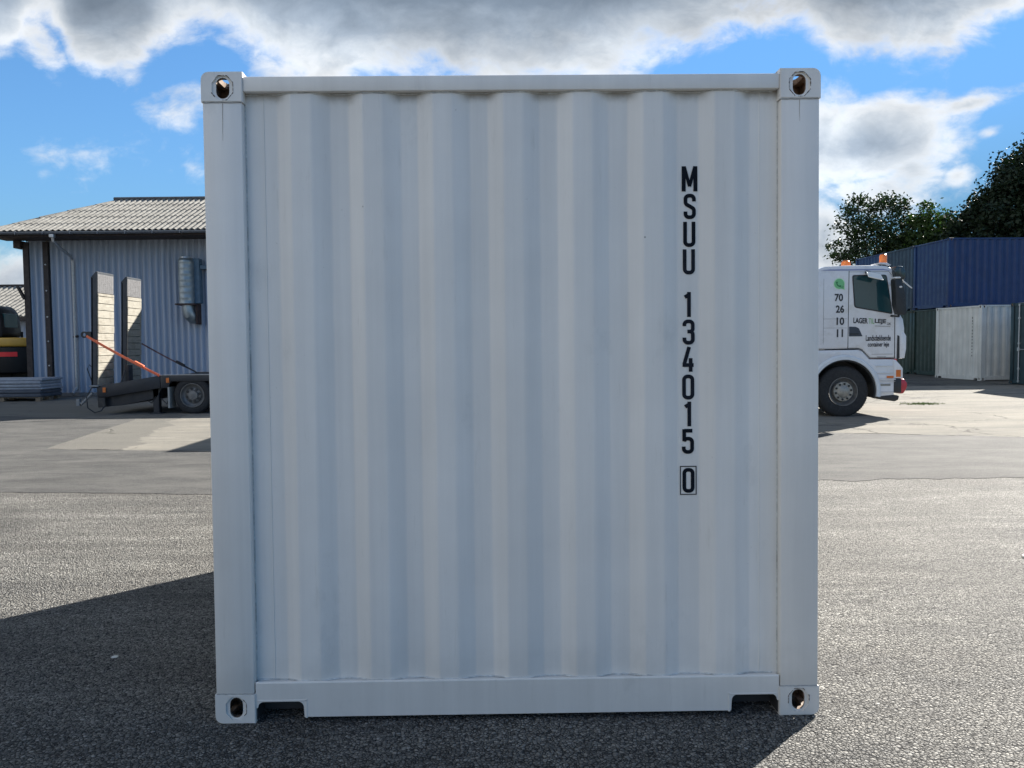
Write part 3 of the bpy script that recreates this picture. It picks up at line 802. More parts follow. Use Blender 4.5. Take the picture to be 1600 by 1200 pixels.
# headlamp corner
mb = MB(); mb.prism([(7.56, 1.13), (7.60, 1.13), (7.72, .99), (7.745, .955), (7.745, .765), (7.57, .765)], Y0 - .008, Y0 + .4, 'y', bev=.012); tb(mb, 'headlight_housing', WHT)
mb = MB(); mb.box(7.605, 7.70, Y0 - .016, Y0 - .007, .79, .93, .004); tb(mb, 'turn_signal', ORD)
mb = MB(); mb.box(7.70, 7.76, Y0 + .02, Y0 + .38, .78, .94, .01); tb(mb, 'headlight', GLS)
mb = MB(); mb.box(7.42, 7.555, Y0 - .024, Y0 - .012, .768, .812, .004); tb(mb, 'side_marker', ORD)
mb = MB(); mb.box(7.575, 7.72, Y0 - .006, Y0 + 2.5, .47, .755, .015, seg=2); tb(mb, 'bumper', BLK)
mb = MB(); mb.prism(rounded([(7.68, .75), (7.79, .75), (7.855, .66), (7.845, .56), (7.78, .455), (7.68, .455)], .03), Y0 + .02, Y0 + 2.48, 'y', bev=.03); tb(mb, 'bumper_nose', REDP)
mb = MB(); mb.prism(rounded([(7.20, .415), (7.62, .43), (7.69, .41), (7.67, .33), (7.60, .30), (7.30, .345)], .02), Y0 + .02, Y0 + .35, 'y', bev=.01); tb(mb, 'cab_step', BLK)
mb = MB(); mb.prism([(7.69, 1.15), (7.745, 1.13), (7.735, .98), (7.70, 1.02)], Y0 + .25, Y0 + 2.2, 'y'); tb(mb, 'front_trim', REDP)
# roof stripe and spoiler lip
mb = MB(); mb.prism([(6.10, 2.905), (6.28, 2.925), (7.33, 2.925), (7.46, 2.895), (7.44, 2.885), (7.33, 2.897), (6.3, 2.897)], Y0 - .006, Y0 + .01, 'y'); tb(mb, 'roof_stripe', mat('lilac_blue_vinyl', (.24, .28, .46), .4))
# sun visor, mirrors
mb = MB(); mb.prism(rounded([(7.50, 2.86), (7.55, 2.975), (7.68, 2.965), (7.735, 2.85), (7.72, 2.72), (7.64, 2.66), (7.56, 2.68)], .03), Y0 - .10, Y0 + 2.5, 'y', bev=.03); tb(mb, 'sun_visor', mat('visor_smoke', (.02, .03, .035), .18, coat=.5))
mb = MB(); mb.prism(rounded([(7.28, 3.055), (7.42, 3.05), (7.51, 3.005), (7.50, 2.995), (7.30, 3.03)], .008, 2), Y0 + .05, Y0 + .45, 'y', bev=.004); mb.tube([(7.40, Y0 + .2, 2.97), (7.39, Y0 + .2, 3.04)], .02); tb(mb, 'air_horn', WHT)
mb = MB(); mb.prism(rounded([(7.37, 2.69), (7.47, 2.73), (7.525, 2.62), (7.575, 2.35), (7.60, 2.05), (7.57, 2.0), (7.45, 2.02), (7.40, 2.2), (7.385, 2.5)], .03), Y0 - .40, Y0 - .22, 'y', bev=.03)
mb.tube([(7.50, Y0 + .02, 2.62), (7.50, Y0 - .3, 2.60)], .02); mb.tube([(7.50, Y0 + .02, 2.0), (7.50, Y0 - .3, 1.98), (7.5, Y0 - .3, 2.1)], .022)
mir = tb(mb, 'wing_mirror', BLK)
mb = MB(); mb.box(7.37, 7.48, Y0 - .41, Y0 - .21, 2.70, 2.735, .012); mb.build('mirror_cap', WHT, mir, origin=T0); mb = MB(); mb.box(7.455, 7.51, Y0 - .42, Y0 - .38, 2.52, 2.56, .014); mb.build('mirror_cap', WHT, mir, origin=T0)
mb = MB(); mb.tube([(7.50, Y0 + 2.5, 2.62), (7.50, Y0 + 2.8, 2.60)], .02); mb.box(7.44, 7.56, Y0 + 2.7, Y0 + 2.9, 2.05, 2.7, .03); tb(mb, 'wing_mirror', BLK)
mb = MB(); Mx = Matrix.Translation((7.07, Y0 - .2, 2.775)) @ Euler((R(35), R(13), 0)).to_matrix().to_4x4()
mb.box(-.15, .15, -.11, .11, -.010, .010, .006, M=Mx); kr = tb(mb, 'kerb_mirror', mat('mirror_back_white', (.75, .75, .72), .4))
mb = MB(); mb.tube([(7.0, Y0 + .0, 2.86), (7.01, Y0 - .1, 2.84)], .035, 10); mb.build('arm', BLK, kr, origin=T0)
mb = MB(); Mx = Matrix.Translation((7.80, Y0 + .02, 2.63)) @ Euler((R(20), R(40), 0)).to_matrix().to_4x4()
mb.box(-.115, .115, -.10, .10, -.012, .012, .006, M=Mx); mb.tube([(7.66, Y0 + .06, 2.70), (7.76, Y0 + .04, 2.66)], .015); tb(mb, 'front_mirror', WHT)
mb = MB(); mb.tube([(7.585, Y0 - .02, 2.62), (7.64, Y0 - .01, 2.30), (7.665, Y0 + .0, 2.03)], .009); tb(mb, 'grab_rail', GALV)
mb = MB(); mb.tube([(6.27, Y0 + 1.8, 2.98), (6.27, Y0 + 1.8, 3.02)], .03); mb.box(5.75, 6.15, Y0 + .5, Y0 + 2, 2.92, 2.965, .02); tb(mb, 'roof_hatch', BLK)
# beacons
mb = MB(); mb.lathe([(.0001, .235), (.05, .232), (.065, .22), (.072, .19), (.072, .07), (.08, .06), (.001, .055)], (7.44, Y0 + .25, 3.0), 'z', 24); bc = tb(mb, 'roof_beacon', ORG)
mb = MB(); mb.lathe([(.0001, .06), (.085, .055), (.085, 0), (.001, 0)], (7.44, Y0 + .25, 2.96), 'z', 24); mb.build('base', BLK, bc, origin=T0)
mb = MB(); mb.lathe([(.0001, .155), (.05, .15), (.08, .125), (.09, .08), (.092, .04), (.001, .035)], (6.80, Y0 + .5, 2.995), 'z', 24); bc = tb(mb, 'roof_beacon', ORG)
mb = MB(); mb.lathe([(.0001, .04), (.095, .035), (.095, 0), (.001, 0)], (6.80, Y0 + .5, 2.995), 'z', 24)
mb.lathe([(.0001, .165), (.045, .16), (.05, .15)], (6.80, Y0 + .5, 2.995), 'z', 16); mb.build('base', BLK, bc, origin=T0)


# wheels
def make_wheel(x, yo, dirn, r=.505, wd=.32, steer=True, parent=tr, org=T0, R1=.285, z=None):
    z = r if z is None else z
    """dirn -1: outer face looks to -y"""
    mb = MB(); s = dirn
    pr = [(R1, .03), (R1 + .01, .005), (r * .72, -.004), (r * .90, .006), (r * .965, .022), (r, .05), (r, wd - .05), (r * .95, wd - .02), (r * .7, wd), (R1, wd - .02)]
    mb.lathe([(a, -s * b) for a, b in pr], (x, yo, z), 'y', 56)
    w_ = mb.build('wheel', TYRE, parent, smooth=True, origin=org)
    mb = MB()
    for k in range(64):     # tread blocks
        g = 2 * pi * k / 64
        Mx = Matrix.Translation((x, yo, z)) @ Matrix.Rotation(g, 4, 'Y')
        ya, yb = sorted((-s * .045, -s * (wd - .05)))
        mb.box(-.010, .010, ya, yb, r - .002, r + .004, M=Mx)
    mb.build('tread', TYRE, w_, origin=org)
    mb = MB()
    k = R1 / .285
    mb.lathe([(a * k, -s * b) for a, b in [(.287, .012), (.285, -.004), (.272, -.004), (.268, .015), (.262, .05), (.235, .085), (.195, .10), (.185, .075)]], (x, yo, z), 'y', 48)
    mb.build('rim', RIM, w_, smooth=True, origin=org)
    mb = MB()
    if steer:
        mb.lathe([(a * k, -s * b) for a, b in [(.196, .07), (.194, .018), (.190, .010), (.125, .006), (.118, .000), (.10, -.012), (.0001, -.014)]], (x, yo, z), 'y', 48)
        hb = mb.build('hub', HUB, w_, smooth=True, origin=org)
        for q in range(10):
            mb = MB(); g = 2 * pi * (q + .3) / 10; mb.lathe([(.022 * k, .0), (.022 * k, -.006), (.014 * k, -.008), (.013 * k, .0), (.0001, .001)], (x + .155 * k * cos(g), yo - .0, z + .155 * k * sin(g)), 'y', 12); mb.build('wheel_nut', BLK, w_, origin=org)
    else:
        mb.lathe([(a * k, -s * b) for a, b in [(.196, .09), (.19, .085), (.12, .07), (.11, .03), (.0001, .02)]], (x, yo, z), 'y', 32)
        hb = mb.build('hub', RIM, w_, smooth=True, origin=org)
        for q in range(8):
            mb = MB(); g = 2 * pi * (q + .3) / 8; mb.lathe([(.034 * k, -s * .068), (.034 * k, -s * .064), (.0001, -s * .063)], (x + .155 * k * cos(g), yo, z + .155 * k * sin(g)), 'y', 12); mb.build('wheel_nut', BLK, w_, origin=org)
    return w_


make_wheel(6.585, Y0 + .03, -1); make_wheel(6.585, Y0 + 2.47, 1)
for x in (2.3, .9): make_wheel(x, Y0 + .05, -1, steer=False); make_wheel(x, Y0 + 2.45, 1, steer=False)
mb = MB()
for y in (Y0 + .75, Y0 + 1.55): mb.box(-1.0, 7.3, y, y + .1, .75, 1.02, .01)
mb.box(6.5, 6.67, Y0 + .3, Y0 + 2.2, .44, .57, .02); mb.box(2.2, 2.4, Y0 + .3, Y0 + 2.2, .42, .58, .02); mb.box(.8, 1.0, Y0 + .3, Y0 + 2.2, .42, .58, .02)
mb.box(3.2, 4.6, Y0 + .1, Y0 + .7, .45, .95, .05); mb.box(5.9, 7.3, Y0 + .45, Y0 + 2.05, .55, 1.30, .05)
tb(mb, 'chassis', CHS)
mb = MB(); mb.tube([(5.98, Y0 + .03, 1.20), (5.98, Y0 - .01, 1.20)], .055, 14); tb(mb, 'filler_cap', BLK)
mb = MB(); mb.box(-1.0, 5.35, Y0 + .02, Y0 + 2.48, 1.08, 3.45, .03)
for i in range(24): mb.box(-.9 + i * .26, -.78 + i * .26, Y0 - .002, Y0 + .03, 1.25, 3.3, .01)
tb(mb, 'cargo_box', mat('cargo_box_grey', (.45, .47, .5), .5, var=.1))


# lettering on the cab
def text(parent, s, x0, x1, z0, z1, m, name='lettering', shear=0, bold=.0, slope=0.):
    cu = bpy.data.curves.new('t', 'FONT'); cu.body = s; cu.extrude = .0; cu.offset = bold; cu.shear = shear; cu.resolution_u = 4
    o = bpy.data.objects.new('t', cu); col.objects.link(o)
    dg = bpy.context.evaluated_depsgraph_get(); me = bpy.data.meshes.new_from_object(o.evaluated_get(dg)); bpy.data.objects.remove(o)
    xs = [v.co.x for v in me.vertices]; ys = [v.co.y for v in me.vertices]; a, b, c_, d_ = min(xs), max(xs), min(ys), max(ys)
    mb = MB(); vs = []
    for v in me.vertices:
        x = x0 + (v.co.x - a) / (b - a) * (x1 - x0); z = z0 + (v.co.y - c_) / (d_ - c_) * (z1 - z0) + slope * (x - x0)
        vs.append((x, Y0 - .0055, z))
    fs = [tuple(p.vertices) for p in me.polygons]
    n = len(vs); mb.add(vs, fs); o2 = mb.build(name, m, parent, origin=T0)
    md = o2.modifiers.new('s', 'SOLIDIFY'); md.thickness = .001; md.offset = -1 if False else 0
    return o2


text(tr, '70', 6.375, 6.540, 2.295, 2.445, TXT, bold=.028); text(tr, '26', 6.400, 6.565, 2.068, 2.218, TXT, bold=.028)
text(tr, '10', 6.417, 6.570, 1.828, 1.978, TXT, bold=.028); text(tr, '11', 6.425, 6.548, 1.590, 1.745, TXT, bold=.028)
text(tr, 'LAGER', 6.750, 7.035, 1.862, 1.972, TXT, bold=.030, shear=-.0, slope=-.05)
text(tr, 'TIL', 7.050, 7.165, 1.848, 1.955, GRN, bold=.004, slope=-.05)
text(tr, 'LEJE', 7.172, 7.400, 1.838, 1.946, TXT, bold=.030, slope=-.05)
text(tr, '.DK', 7.408, 7.495, 1.820, 1.868, TXT, slope=-.03)
mb = MB(); 
for i in range(12):
    mb.box(7.18 + i * .0255, 7.20 + i * .0255, Y0 - .0055, Y0 - .0045, 1.795 - i * .001, 1.808 - i * .001)
tb(mb, 'small_print', mat('faded_print', (.25, .25, .26), .6))
text(tr, 'Landsdækkende', 7.000, 7.495, 1.508, 1.622, TXT, bold=.022)
text(tr, 'container leje', 7.040, 7.462, 1.365, 1.485, TXT, bold=.022)
mb = MB()
for i in range(19): mb.box(7.12 + i * .022, 7.138 + i * .022, Y0 - .0055, Y0 - .0045, 1.238, 1.250)
for i in range(8): mb.box(7.23 + i * .022, 7.248 + i * .022, Y0 - .0055, Y0 - .0045, 1.188, 1.200)
tb(mb, 'small_print', mat('faded_print', (.30, .30, .31), .6))
# round green phone emblem
cx, cz = 6.462, 2.640
def disc(r, y, m, name, par, tail=0):
    mb = MB(); pts_ = [(cx + r * cos(2 * pi * k / 32), cz + r * sin(2 * pi * k / 32)) for k in range(32)]
    mb.prism(pts_, y, y + .002, 'y')
    if tail: mb.prism([(cx + r * .35, cz - r * .90), (cx + r * 1.02, cz - r * 1.12), (cx + r * .93, cz - r * .3)], y, y + .002, 'y')
    return mb.build(name, m, par, origin=T0)
em = disc(.112, Y0 - .0040, PGN, 'emblem', tr, 1); disc(.098, Y0 - .0055, mat('emblem_green', (.16, .48, .22), .5), 'emblem_disc', em, 1)
mb = MB(); P = [(cx - .048, cz + .030), (cx - .047, cz + .0), (cx - .032, cz - .030), (cx - .008, cz - .048), (cx + .026, cz - .052)]
for (xa, za), (xb, zb) in zip(P, P[1:]):
    t_ = (Vector((xb, zb)) - Vector((xa, za))).normalized(); nv = Vector((-t_.y, t_.x)) * .010
    mb.prism([(xa + nv.x, za + nv.y), (xb + nv.x, zb + nv.y), (xb - nv.x, zb - nv.y), (xa - nv.x, za - nv.y)], Y0 - .0075, Y0 - .0058, 'y')
mb.box(cx - .062, cx - .032, Y0 - .0078, Y0 - .0058, cz + .012, cz + .042); mb.box(cx + .004, cx + .036, Y0 - .0078, Y0 - .0058, cz - .062, cz - .034)
mb.build('handset', DGN, em, origin=T0)


# ---------------------------------------------------------------- corrugated building
def wave_wall(name, x0, x1, y, z0, z1, pitch, amp, m, parent, n=8, flip=1):
    mb = MB(); k = int((x1 - x0) / pitch * n); line = []
    for i in range(k + 1):
        x = x0 + (x1 - x0) * i / k; ph = (x - x0) / pitch * 2 * pi
        v = sin(ph); v = max(-.75, min(.75, v * 1.15)) / .75
        line.append((x, y - amp * .5 * v))
    mb = fold(line, z0, z1, .004); return mb.build(name, m, parent, smooth=True, angle=60)


def roof_plane(name, a, b, c_, d_, m, parent, pitch=.177, amp=.045, rows=5, n=6, org=(0, 0, 0)):
    """a-b eave (left to right), d-c ridge; waves run from eave to ridge, sheets overlap in courses"""
    a, b, c_, d_ = map(Vector, (a, b, c_, d_)); L = (b - a).length; k = int(L / pitch * n)
    e = (b - a).normalized(); up = ((c_ + d_) / 2 - (a + b) / 2); up = (up - e * up.dot(e)); H = up.length; up.normalize(); nrm = e.cross(up).normalized()
    if nrm.z < 0: nrm = -nrm
    sL = (d_ - a).dot(e); sR = (c_ - b).dot(e)
    mb = MB()
    for r_ in range(rows):
        t0 = r_ / rows; t1 = (r_ + 1) / rows + (.12 / rows if r_ < rows - 1 else 0); vs = []; cols = 0
        for i in range(k + 1):
            s = L * i / k
            # clip by hips
            lo0 = sL * t0; hi0 = L + sR * t0; lo1 = sL * t1; hi1 = L + sR * t1
            jit = 0
            row = []
            for t, lo, hi, lift in ((t0, lo0, hi0, .012), (t1, lo1, hi1, -.002)):
                ss = min(max(s, lo), hi); p = a + e * ss + up * (H * t) + nrm * (amp * .5 * sin(2 * pi * ss / pitch) + lift)
                row += [p, p - nrm * .008]
            vs += row
        fs = []
        for i in range(k):
            o = i * 4; q = o + 4
            if (vs[o] - vs[q]).length < 1e-5 and (vs[o + 2] - vs[q + 2]).length < 1e-5: continue
            fs += [(o, q, q + 2, o + 2), (o + 1, o + 3, q + 3, q + 1), (o, o + 1, q + 1, q)]
        mb.add(vs, fs)
    return mb.build(name, m, parent, smooth=True, angle=60, origin=org)


def corrugated_paint():
    m = bpy.data.materials.new('pale_blue_corrugated_metal'); m.use_nodes = True; n = N(m.node_tree); b = n.n['Principled BSDF']
    o = n.coord('Object')
    c = n.mix(1., (.37, .42, .51, 1), n.ramp(n.noise(n.v('MULTIPLY', o, (1, 1, .05)), 7, 6, .6), [(.3, .78), (.7, 1.06)]), 'MULTIPLY')
    c = n.mix(n.ramp(n.noise(o, 5, 7, .7), [(.60, 0.), (.78, .4)]), c, (.20, .19, .18))
    n.put(b.inputs['Base Color'], c); b.inputs['Roughness'].default_value = .45
    return m


def fibre_roof():
    m = bpy.data.materials.new('fibre_cement_roof'); m.use_nodes = True; n = N(m.node_tree); b = n.n['Principled BSDF']
    o = n.coord('Object')
    c = n.mix(n.noise(n.v('MULTIPLY', o, (.5, 2.2, 2.2)), 1.4, 8, .68), (.075, .070, .062), (.44, .425, .385))
    c = n.mix(n.ramp(n.noise(o, 9, 8, .75), [(.45, 0.), (.66, .85)]), c, (.09, .085, .075))
    c = n.mix(n.ramp(n.noise(o, 60, 3, .7), [(.58, 0.), (.68, .6)]), c, (.50, .49, .45))
    n.put(b.inputs['Base Color'], c); b.inputs['Roughness'].default_value = .85
    n.put(b.inputs['Normal'], n.bump(n.noise(o, 30, 5, .7), .5, .01))
    return m


WALLM = corrugated_paint(); ROOFM = fibre_roof()
DWOOD = mat('dark_timber', (.035, .026, .024), .7, var=.4, vscale=8, bump=.3, bscale=30)
GUTT = mat('zinc_gutter', (.20, .22, .25), .45, metal=.5, var=.2)
SHO = (-14.9, 21.3, .06)
sh = thing('corrugated_shed', 'shed with pale blue corrugated walls and grey hipped roof behind the trailer', 'shed', SHO)
EZ, EY = 4.97, 20.1; XL, XR = -15.55, 2.6; RZ, RY = 6.50, 23.6
kw = dict(origin=SHO)
wave_w = wave_wall('wall', -14.2, 2.0, 21.3, .10, 4.86, .19, .075, WALLM, None); 
for o in (wave_w,):
    o.parent = sh; 
    for v in o.data.vertices: v.co -= Vector(SHO)
o = wave_wall('wall', -14.86, -14.33, 21.3, .10, 4.86, .19, .075, WALLM, sh)
for v in o.data.vertices: v.co -= Vector(SHO)
mb = MB(); mb.box(-14.84, -14.80, 21.33, 27.0, .1, 4.72); mb.box(-14.8, 2.0, 27.0, 27.05, .1, 4.72); mb.box(1.96, 2.0, 21.33, 27, .1, 4.72); mb.build('wall', WALLM, sh, **kw)
mb = MB(); mb.box(-14.98, -14.80, 21.20, 21.40, .05, 4.80, .01); mb.build('corner_post', DWOOD, sh, **kw)
mb = MB(); mb.box(-14.36, -14.20, 21.19, 21.34, .05, 4.80, .01); ps = mb.build('wall_post', DWOOD, sh, **kw)
for z in (1.0, 1.75, 2.5, 3.3, 4.1):
    mb = MB(); mb.lathe([(.0001, -.025), (.022, -.02), (.028, 0)], (-14.28, 21.19, z), 'y', 10); mb.build('bolt', GALV, ps, **kw)
mb = MB(); mb.box(XL + .1, XR - .1, EY + .12, 21.22, 4.83, 4.87, .005); mb.build('soffit', DWOOD, sh, **kw)
mb = MB(); mb.box(XL + .1, XR - .1, EY + .09, EY + .13, 4.81, 4.93, .005); mb.box(-15.2, -14.98, 21.1, 21.5, 4.60, 4.825, .01); mb.build('fascia', DWOOD, sh, **kw)
roof_plane('roof', (XL, EY, EZ), (XR, EY, EZ), (XR - 2.5, RY, RZ), (-13.17, RY, RZ), ROOFM, sh, rows=5, org=SHO)
roof_plane('roof', (XL, 27.1, EZ), (XL, EY, EZ), (-13.17, RY, RZ), (-13.17, RY + .01, RZ), ROOFM, sh, rows=4, org=SHO)
roof_plane('roof', (XR, EY, EZ), (XR, 27.1, EZ), (XR - 2.5, RY + .01, RZ), (XR - 2.5, RY, RZ), ROOFM, sh, rows=4, org=SHO)
roof_plane('roof', (XR, 27.1, EZ), (XL, 27.1, EZ), (-13.17, RY, RZ), (XR - 2.5, RY, RZ), ROOFM, sh, rows=5, org=SHO)
mb = MB(); mb.tube([(-13.3, RY, RZ + .02), (XR - 2.4, RY, RZ + .02)], .06, 10); mb.build('ridge_cap', mat('ridge_cap_grey', (.10, .10, .10), .8, var=.3), sh, **kw)
mb = MB()
pr = [(cos(R(g)) * .075, sin(R(g)) * .075) for g in range(180, 361, 20)]
vs = [(x, EY - .03 + a, 4.935 + b) for x in (XL + .02, XR - .02) for a, b in pr] + [(x, EY - .03 + a * .92, 4.935 + b * .92) for x in (XL + .02, XR - .02) for a, b in pr]; n = len(pr)
mb.add(vs, [(i, i + 1, n + i + 1, n + i) for i in range(n - 1)] + [(2 * n + i, 3 * n + i, 3 * n + i + 1, 2 * n + i + 1) for i in range(n - 1)])
for i in range(22): mb.box(XL + .3 + i * .8, XL + .32 + i * .8, EY - .11, EY + .05, 4.855, 4.945)
mb.build('gutter', GUTT, sh, **kw)
mb = MB(); mb.box(-13.46, -13.32, EY - .1, EY + .03, 4.76, 4.86, .01)
mb.tube([(-13.39, EY - .03, 4.80), (-13.39, EY + .0, 4.66), (-13.36, EY + .25, 4.52), (-13.40, 21.0, 4.33), (-13.44, 21.16, 4.26), (-13.45, 21.2, 4.1), (-13.46, 21.2, .25)], .042, 10)
mb.tube([(-13.46, 21.2, .30), (-13.50, 21.02, .14)], .045, 10); mb.build('downpipe', GALV, sh, smooth=True, **kw)
# flue on the wall
FLU = mat('flue_metal', (.30, .34, .36), .4, metal=.55, var=.3, vscale=5); FLD = mat('flue_box_blue', (.09, .15, .21), .6, var=.2)
mb = MB(); Yf = 20.95; cxf = -9.88
prf = [(.0001, 4.22), (.19, 4.21), (.225, 4.15)]
z = 4.15
while z > 2.86: prf += [(.225, z), (.228, z - .008), (.228, z - .07), (.225, z - .08)]; z -= .18
prf += [(.225, 2.84)]; mb.lathe(prf, (cxf, Yf, 0), 'z', 28); fl = mb.build('flue', FLU, sh, smooth=True, **kw)
mb = MB(); mb.lathe([(.17, 4.26), (.16, 4.27), (.0001, 4.275)], (cxf, Yf, 0), 'z', 20); mb.lathe([(.175, 4.22), (.17, 4.26)], (cxf, Yf, 0), 'z', 20); mb.build('cap', GALV, fl, **kw)
mb = MB(); mb.box(-9.82, -9.50, 21.0, 21.25, 2.86, 4.22, .01); mb.box(-9.5, -8.6, 21.05, 21.25, 3.9, 4.02, .01); mb.build('duct_box', FLD, fl, **kw)
mb = MB(); mb.box(-10.16, -9.56, 20.72, 21.22, 2.80, 2.85, .005); mb.box(-9.60, -9.555, 20.9, 21.22, 2.22, 2.815); mb.build('bracket', mat('rusty_bracket', (.05, .03, .028), .8, var=.4), fl, **kw)
mb = MB(); mb.tube([(-9.84, 20.93, 2.82), (-9.83, 20.93, 2.62), (-9.80, 20.95, 2.50), (-9.76, 21.02, 2.44), (-9.75, 21.2, 2.42)], [.16, .17, .18, .185, .185], 20); mb.build('elbow', FLU, fl, smooth=True, **kw)
mb = MB(); mb.tube([(-13.52, 21.24, 1.88), (-13.36, 21.17, 1.90)], .04, 8); mb.build('wall_bracket', DWOOD, sh, **kw)
mb = MB(); mb.prism([(-15.0, 3.05), (-14.95, 3.1), (-15.12, 3.42), (-15.2, 3.45)], 21.15, 21.25, 'y'); mb.build('post_hook', DWOOD, sh, **kw)
mb = MB(); mb.box(-15.2, 2.2, 21.26, 21.42, 0, .16, .01); mb.build('plinth', mat('plinth_grey', (.16, .16, .16), .85, var=.2), sh, **kw)

# small shed farther left
S2 = (-27.5, 39, .13)
s2 = thing('corrugated_shed', 'low far shed with grey roof beyond the yellow excavator at the left edge', 'shed', S2)
o = wave_wall('wall', -33, -20., 38.8, .13, 3.15, .25, .06, WALLM, s2)
for v in o.data.vertices: v.co -= Vector(S2)
mb = MB(); mb.box(-33, -32.9, 38.9, 44.6, .13, 3.1); mb.box(-20.1, -20, 38.9, 44.6, .13, 3.1); mb.box(-33, -20, 44.6, 44.7, .13, 3.1); mb.build('wall', WALLM, s2, origin=S2)
roof_plane('roof', (-34, 38, 3.25), (-19.5, 38, 3.25), (-19.5, 42.5, 5.15), (-34, 42.5, 5.15), ROOFM, s2, pitch=.30, amp=.08, rows=6, org=S2)
roof_plane('roof', (-19.5, 46, 3.25), (-34, 46, 3.25), (-34, 42.5, 5.15), (-19.5, 42.5, 5.15), ROOFM, s2, pitch=.30, amp=.08, rows=6, org=S2)
mb = MB(); mb.box(-34, -19.5, 38.05, 38.2, 2.98, 3.2, .01); mb.box(-34, -19.5, 42.4, 42.6, 5.12, 5.25, .02); mb.build('fascia', DWOOD, s2, origin=S2)

# ---------------------------------------------------------------- excavator
YEL = mat('yellow_machine_paint', (.55, .32, .05), .4, var=.1); BKP = mat('black_machine_paint', (.008, .009, .011), .5, spec=.25, coat=.0, var=.2); GREENG = mat('tinted_glass', (.02, .09, .085), .08, spec=.8, coat=.4)
REDR = mat('red_reflector', (.75, .01, .02), .4); TRK = mat('track_rubber', (.025, .025, .026), .9, var=.3)
EX = (-17.4, 23.6, .09)
exv = thing('excavator', 'black and yellow excavator with a red stripe parked left of the shed', 'excavator', EX)
def eb(mb, name, m, par=exv): return mb.build(name, m, par, smooth=True, origin=EX)
def rbody(r, x0, z0, z1, ins=0):
    pts_ = [(EX[0] - 1.6, EX[1] - .95 + ins)] + [(EX[0] + .75 + (1.05 - ins) * cos(R(g)), EX[1] + (.95 - ins) * sin(R(g))) for g in range(-90, 91, 10)] + [(EX[0] - 1.6, EX[1] + .95 - ins)]
    return pts_, z0, z1
for nm, z0, z1, m, ins in (('counterweight', .72, 1.60, BKP, 0), ('engine_hood', 1.605, 1.90, YEL, -.015)):
    p_, a_, b_ = rbody(0, 0, z0, z1, ins); mb = MB(); mb.prism(p_, a_, b_, 'z', bev=.06, seg=3); eb(mb, nm, m)
mb = MB(); mb.prism([(EX[0] - 1.2, EX[1] - .965)] + [(EX[0] + .75 + 1.065 * cos(R(g)), EX[1] + .965 * sin(R(g))) for g in (-90, -82, -74, -66)] + [(EX[0] + .75 + 1.0 * cos(R(g)), EX[1] + .9 * sin(R(g))) for g in (-66, -74, -82, -90)] + [(EX[0] - 1.2, EX[1] - .9)], 1.28, 1.43, 'z'); eb(mb, 'reflective_stripe', REDR)
mb = MB(); mb.prism(rounded([(EX[0] - .9, 1.9), (EX[0] - .95, 2.75), (EX[0] - .6, 2.97), (EX[0] + .45, 2.97), (EX[0] + .68, 2.7), (EX[0] + .75, 1.9)], .18), EX[1] - .9, EX[1] + .1, 'y', bev=.04); cb = eb(mb, 'cab', BKP)
mb = MB(); mb.prism(rounded([(EX[0] - .8, 1.98), (EX[0] - .82, 2.72), (EX[0] - .55, 2.87), (EX[0] + .38, 2.87), (EX[0] + .57, 2.65), (EX[0] + .62, 1.98)], .14), EX[1] - .91, EX[1] - .88, 'y'); mb.build('window', GREENG, cb, origin=EX)
mb = MB(); mb.box(EX[0] + .66, EX[0] + .72, EX[1] - .75, EX[1] - .05, 2.05, 2.7, .01); mb.build('window', GREENG, cb, origin=EX)
for dy in (-.85, .45):
    mb = MB(); mb.prism(rounded([(EX[0] - 1.35, .12), (EX[0] + 1.35, .12), (EX[0] + 1.5, .36), (EX[0] + 1.35, .62), (EX[0] - 1.35, .62), (EX[0] - 1.5, .36)], .15), EX[1] + dy, EX[1] + dy + .4, 'y')
    mb.vs = [(a, b_, c2 - .02) for a, b_, c2 in mb.vs]; eb(mb, 'track', TRK)
mb = MB(); mb.box(EX[0] - .7, EX[0] + .7, EX[1] - .45, EX[1] + .45, .3, .72, .03); eb(mb, 'undercarriage', BKP)
mb = MB(); mb.prism([(EX[0] - 1.3, 1.3), (EX[0] - 2.6, 3.3), (EX[0] - 3.9, 3.0), (EX[0] - 3.9, 2.7), (EX[0] - 2.7, 2.9), (EX[0] - 1.6, 1.1)], EX[1] + .15, EX[1] + .4, 'y', bev=.02); bo = eb(mb, 'boom', YEL)
mb = MB(); mb.prism([(EX[0] - 3.7, 3.1), (EX[0] - 4.0, 3.0), (EX[0] - 4.1, 1.2), (EX[0] - 3.9, 1.2)], EX[1] + .18, EX[1] + .37, 'y', bev=.02); eb(mb, 'dipper_arm', YEL)
mb = MB(); mb.prism(rounded([(EX[0] - 4.2, 1.3), (EX[0] - 3.7, 1.25), (EX[0] - 3.45, .7), (EX[0] - 3.6, .25), (EX[0] - 4.1, .3)], .1), EX[1] - .1, EX[1] + .65, 'y', bev=.02); eb(mb, 'bucket', BKP)
mb = MB(); mb.tube([(EX[0] + 1.0, EX[1] - .3, 1.9), (EX[0] + 1.0, EX[1] - .3, 2.1)], .04); eb(mb, 'exhaust', BKP)

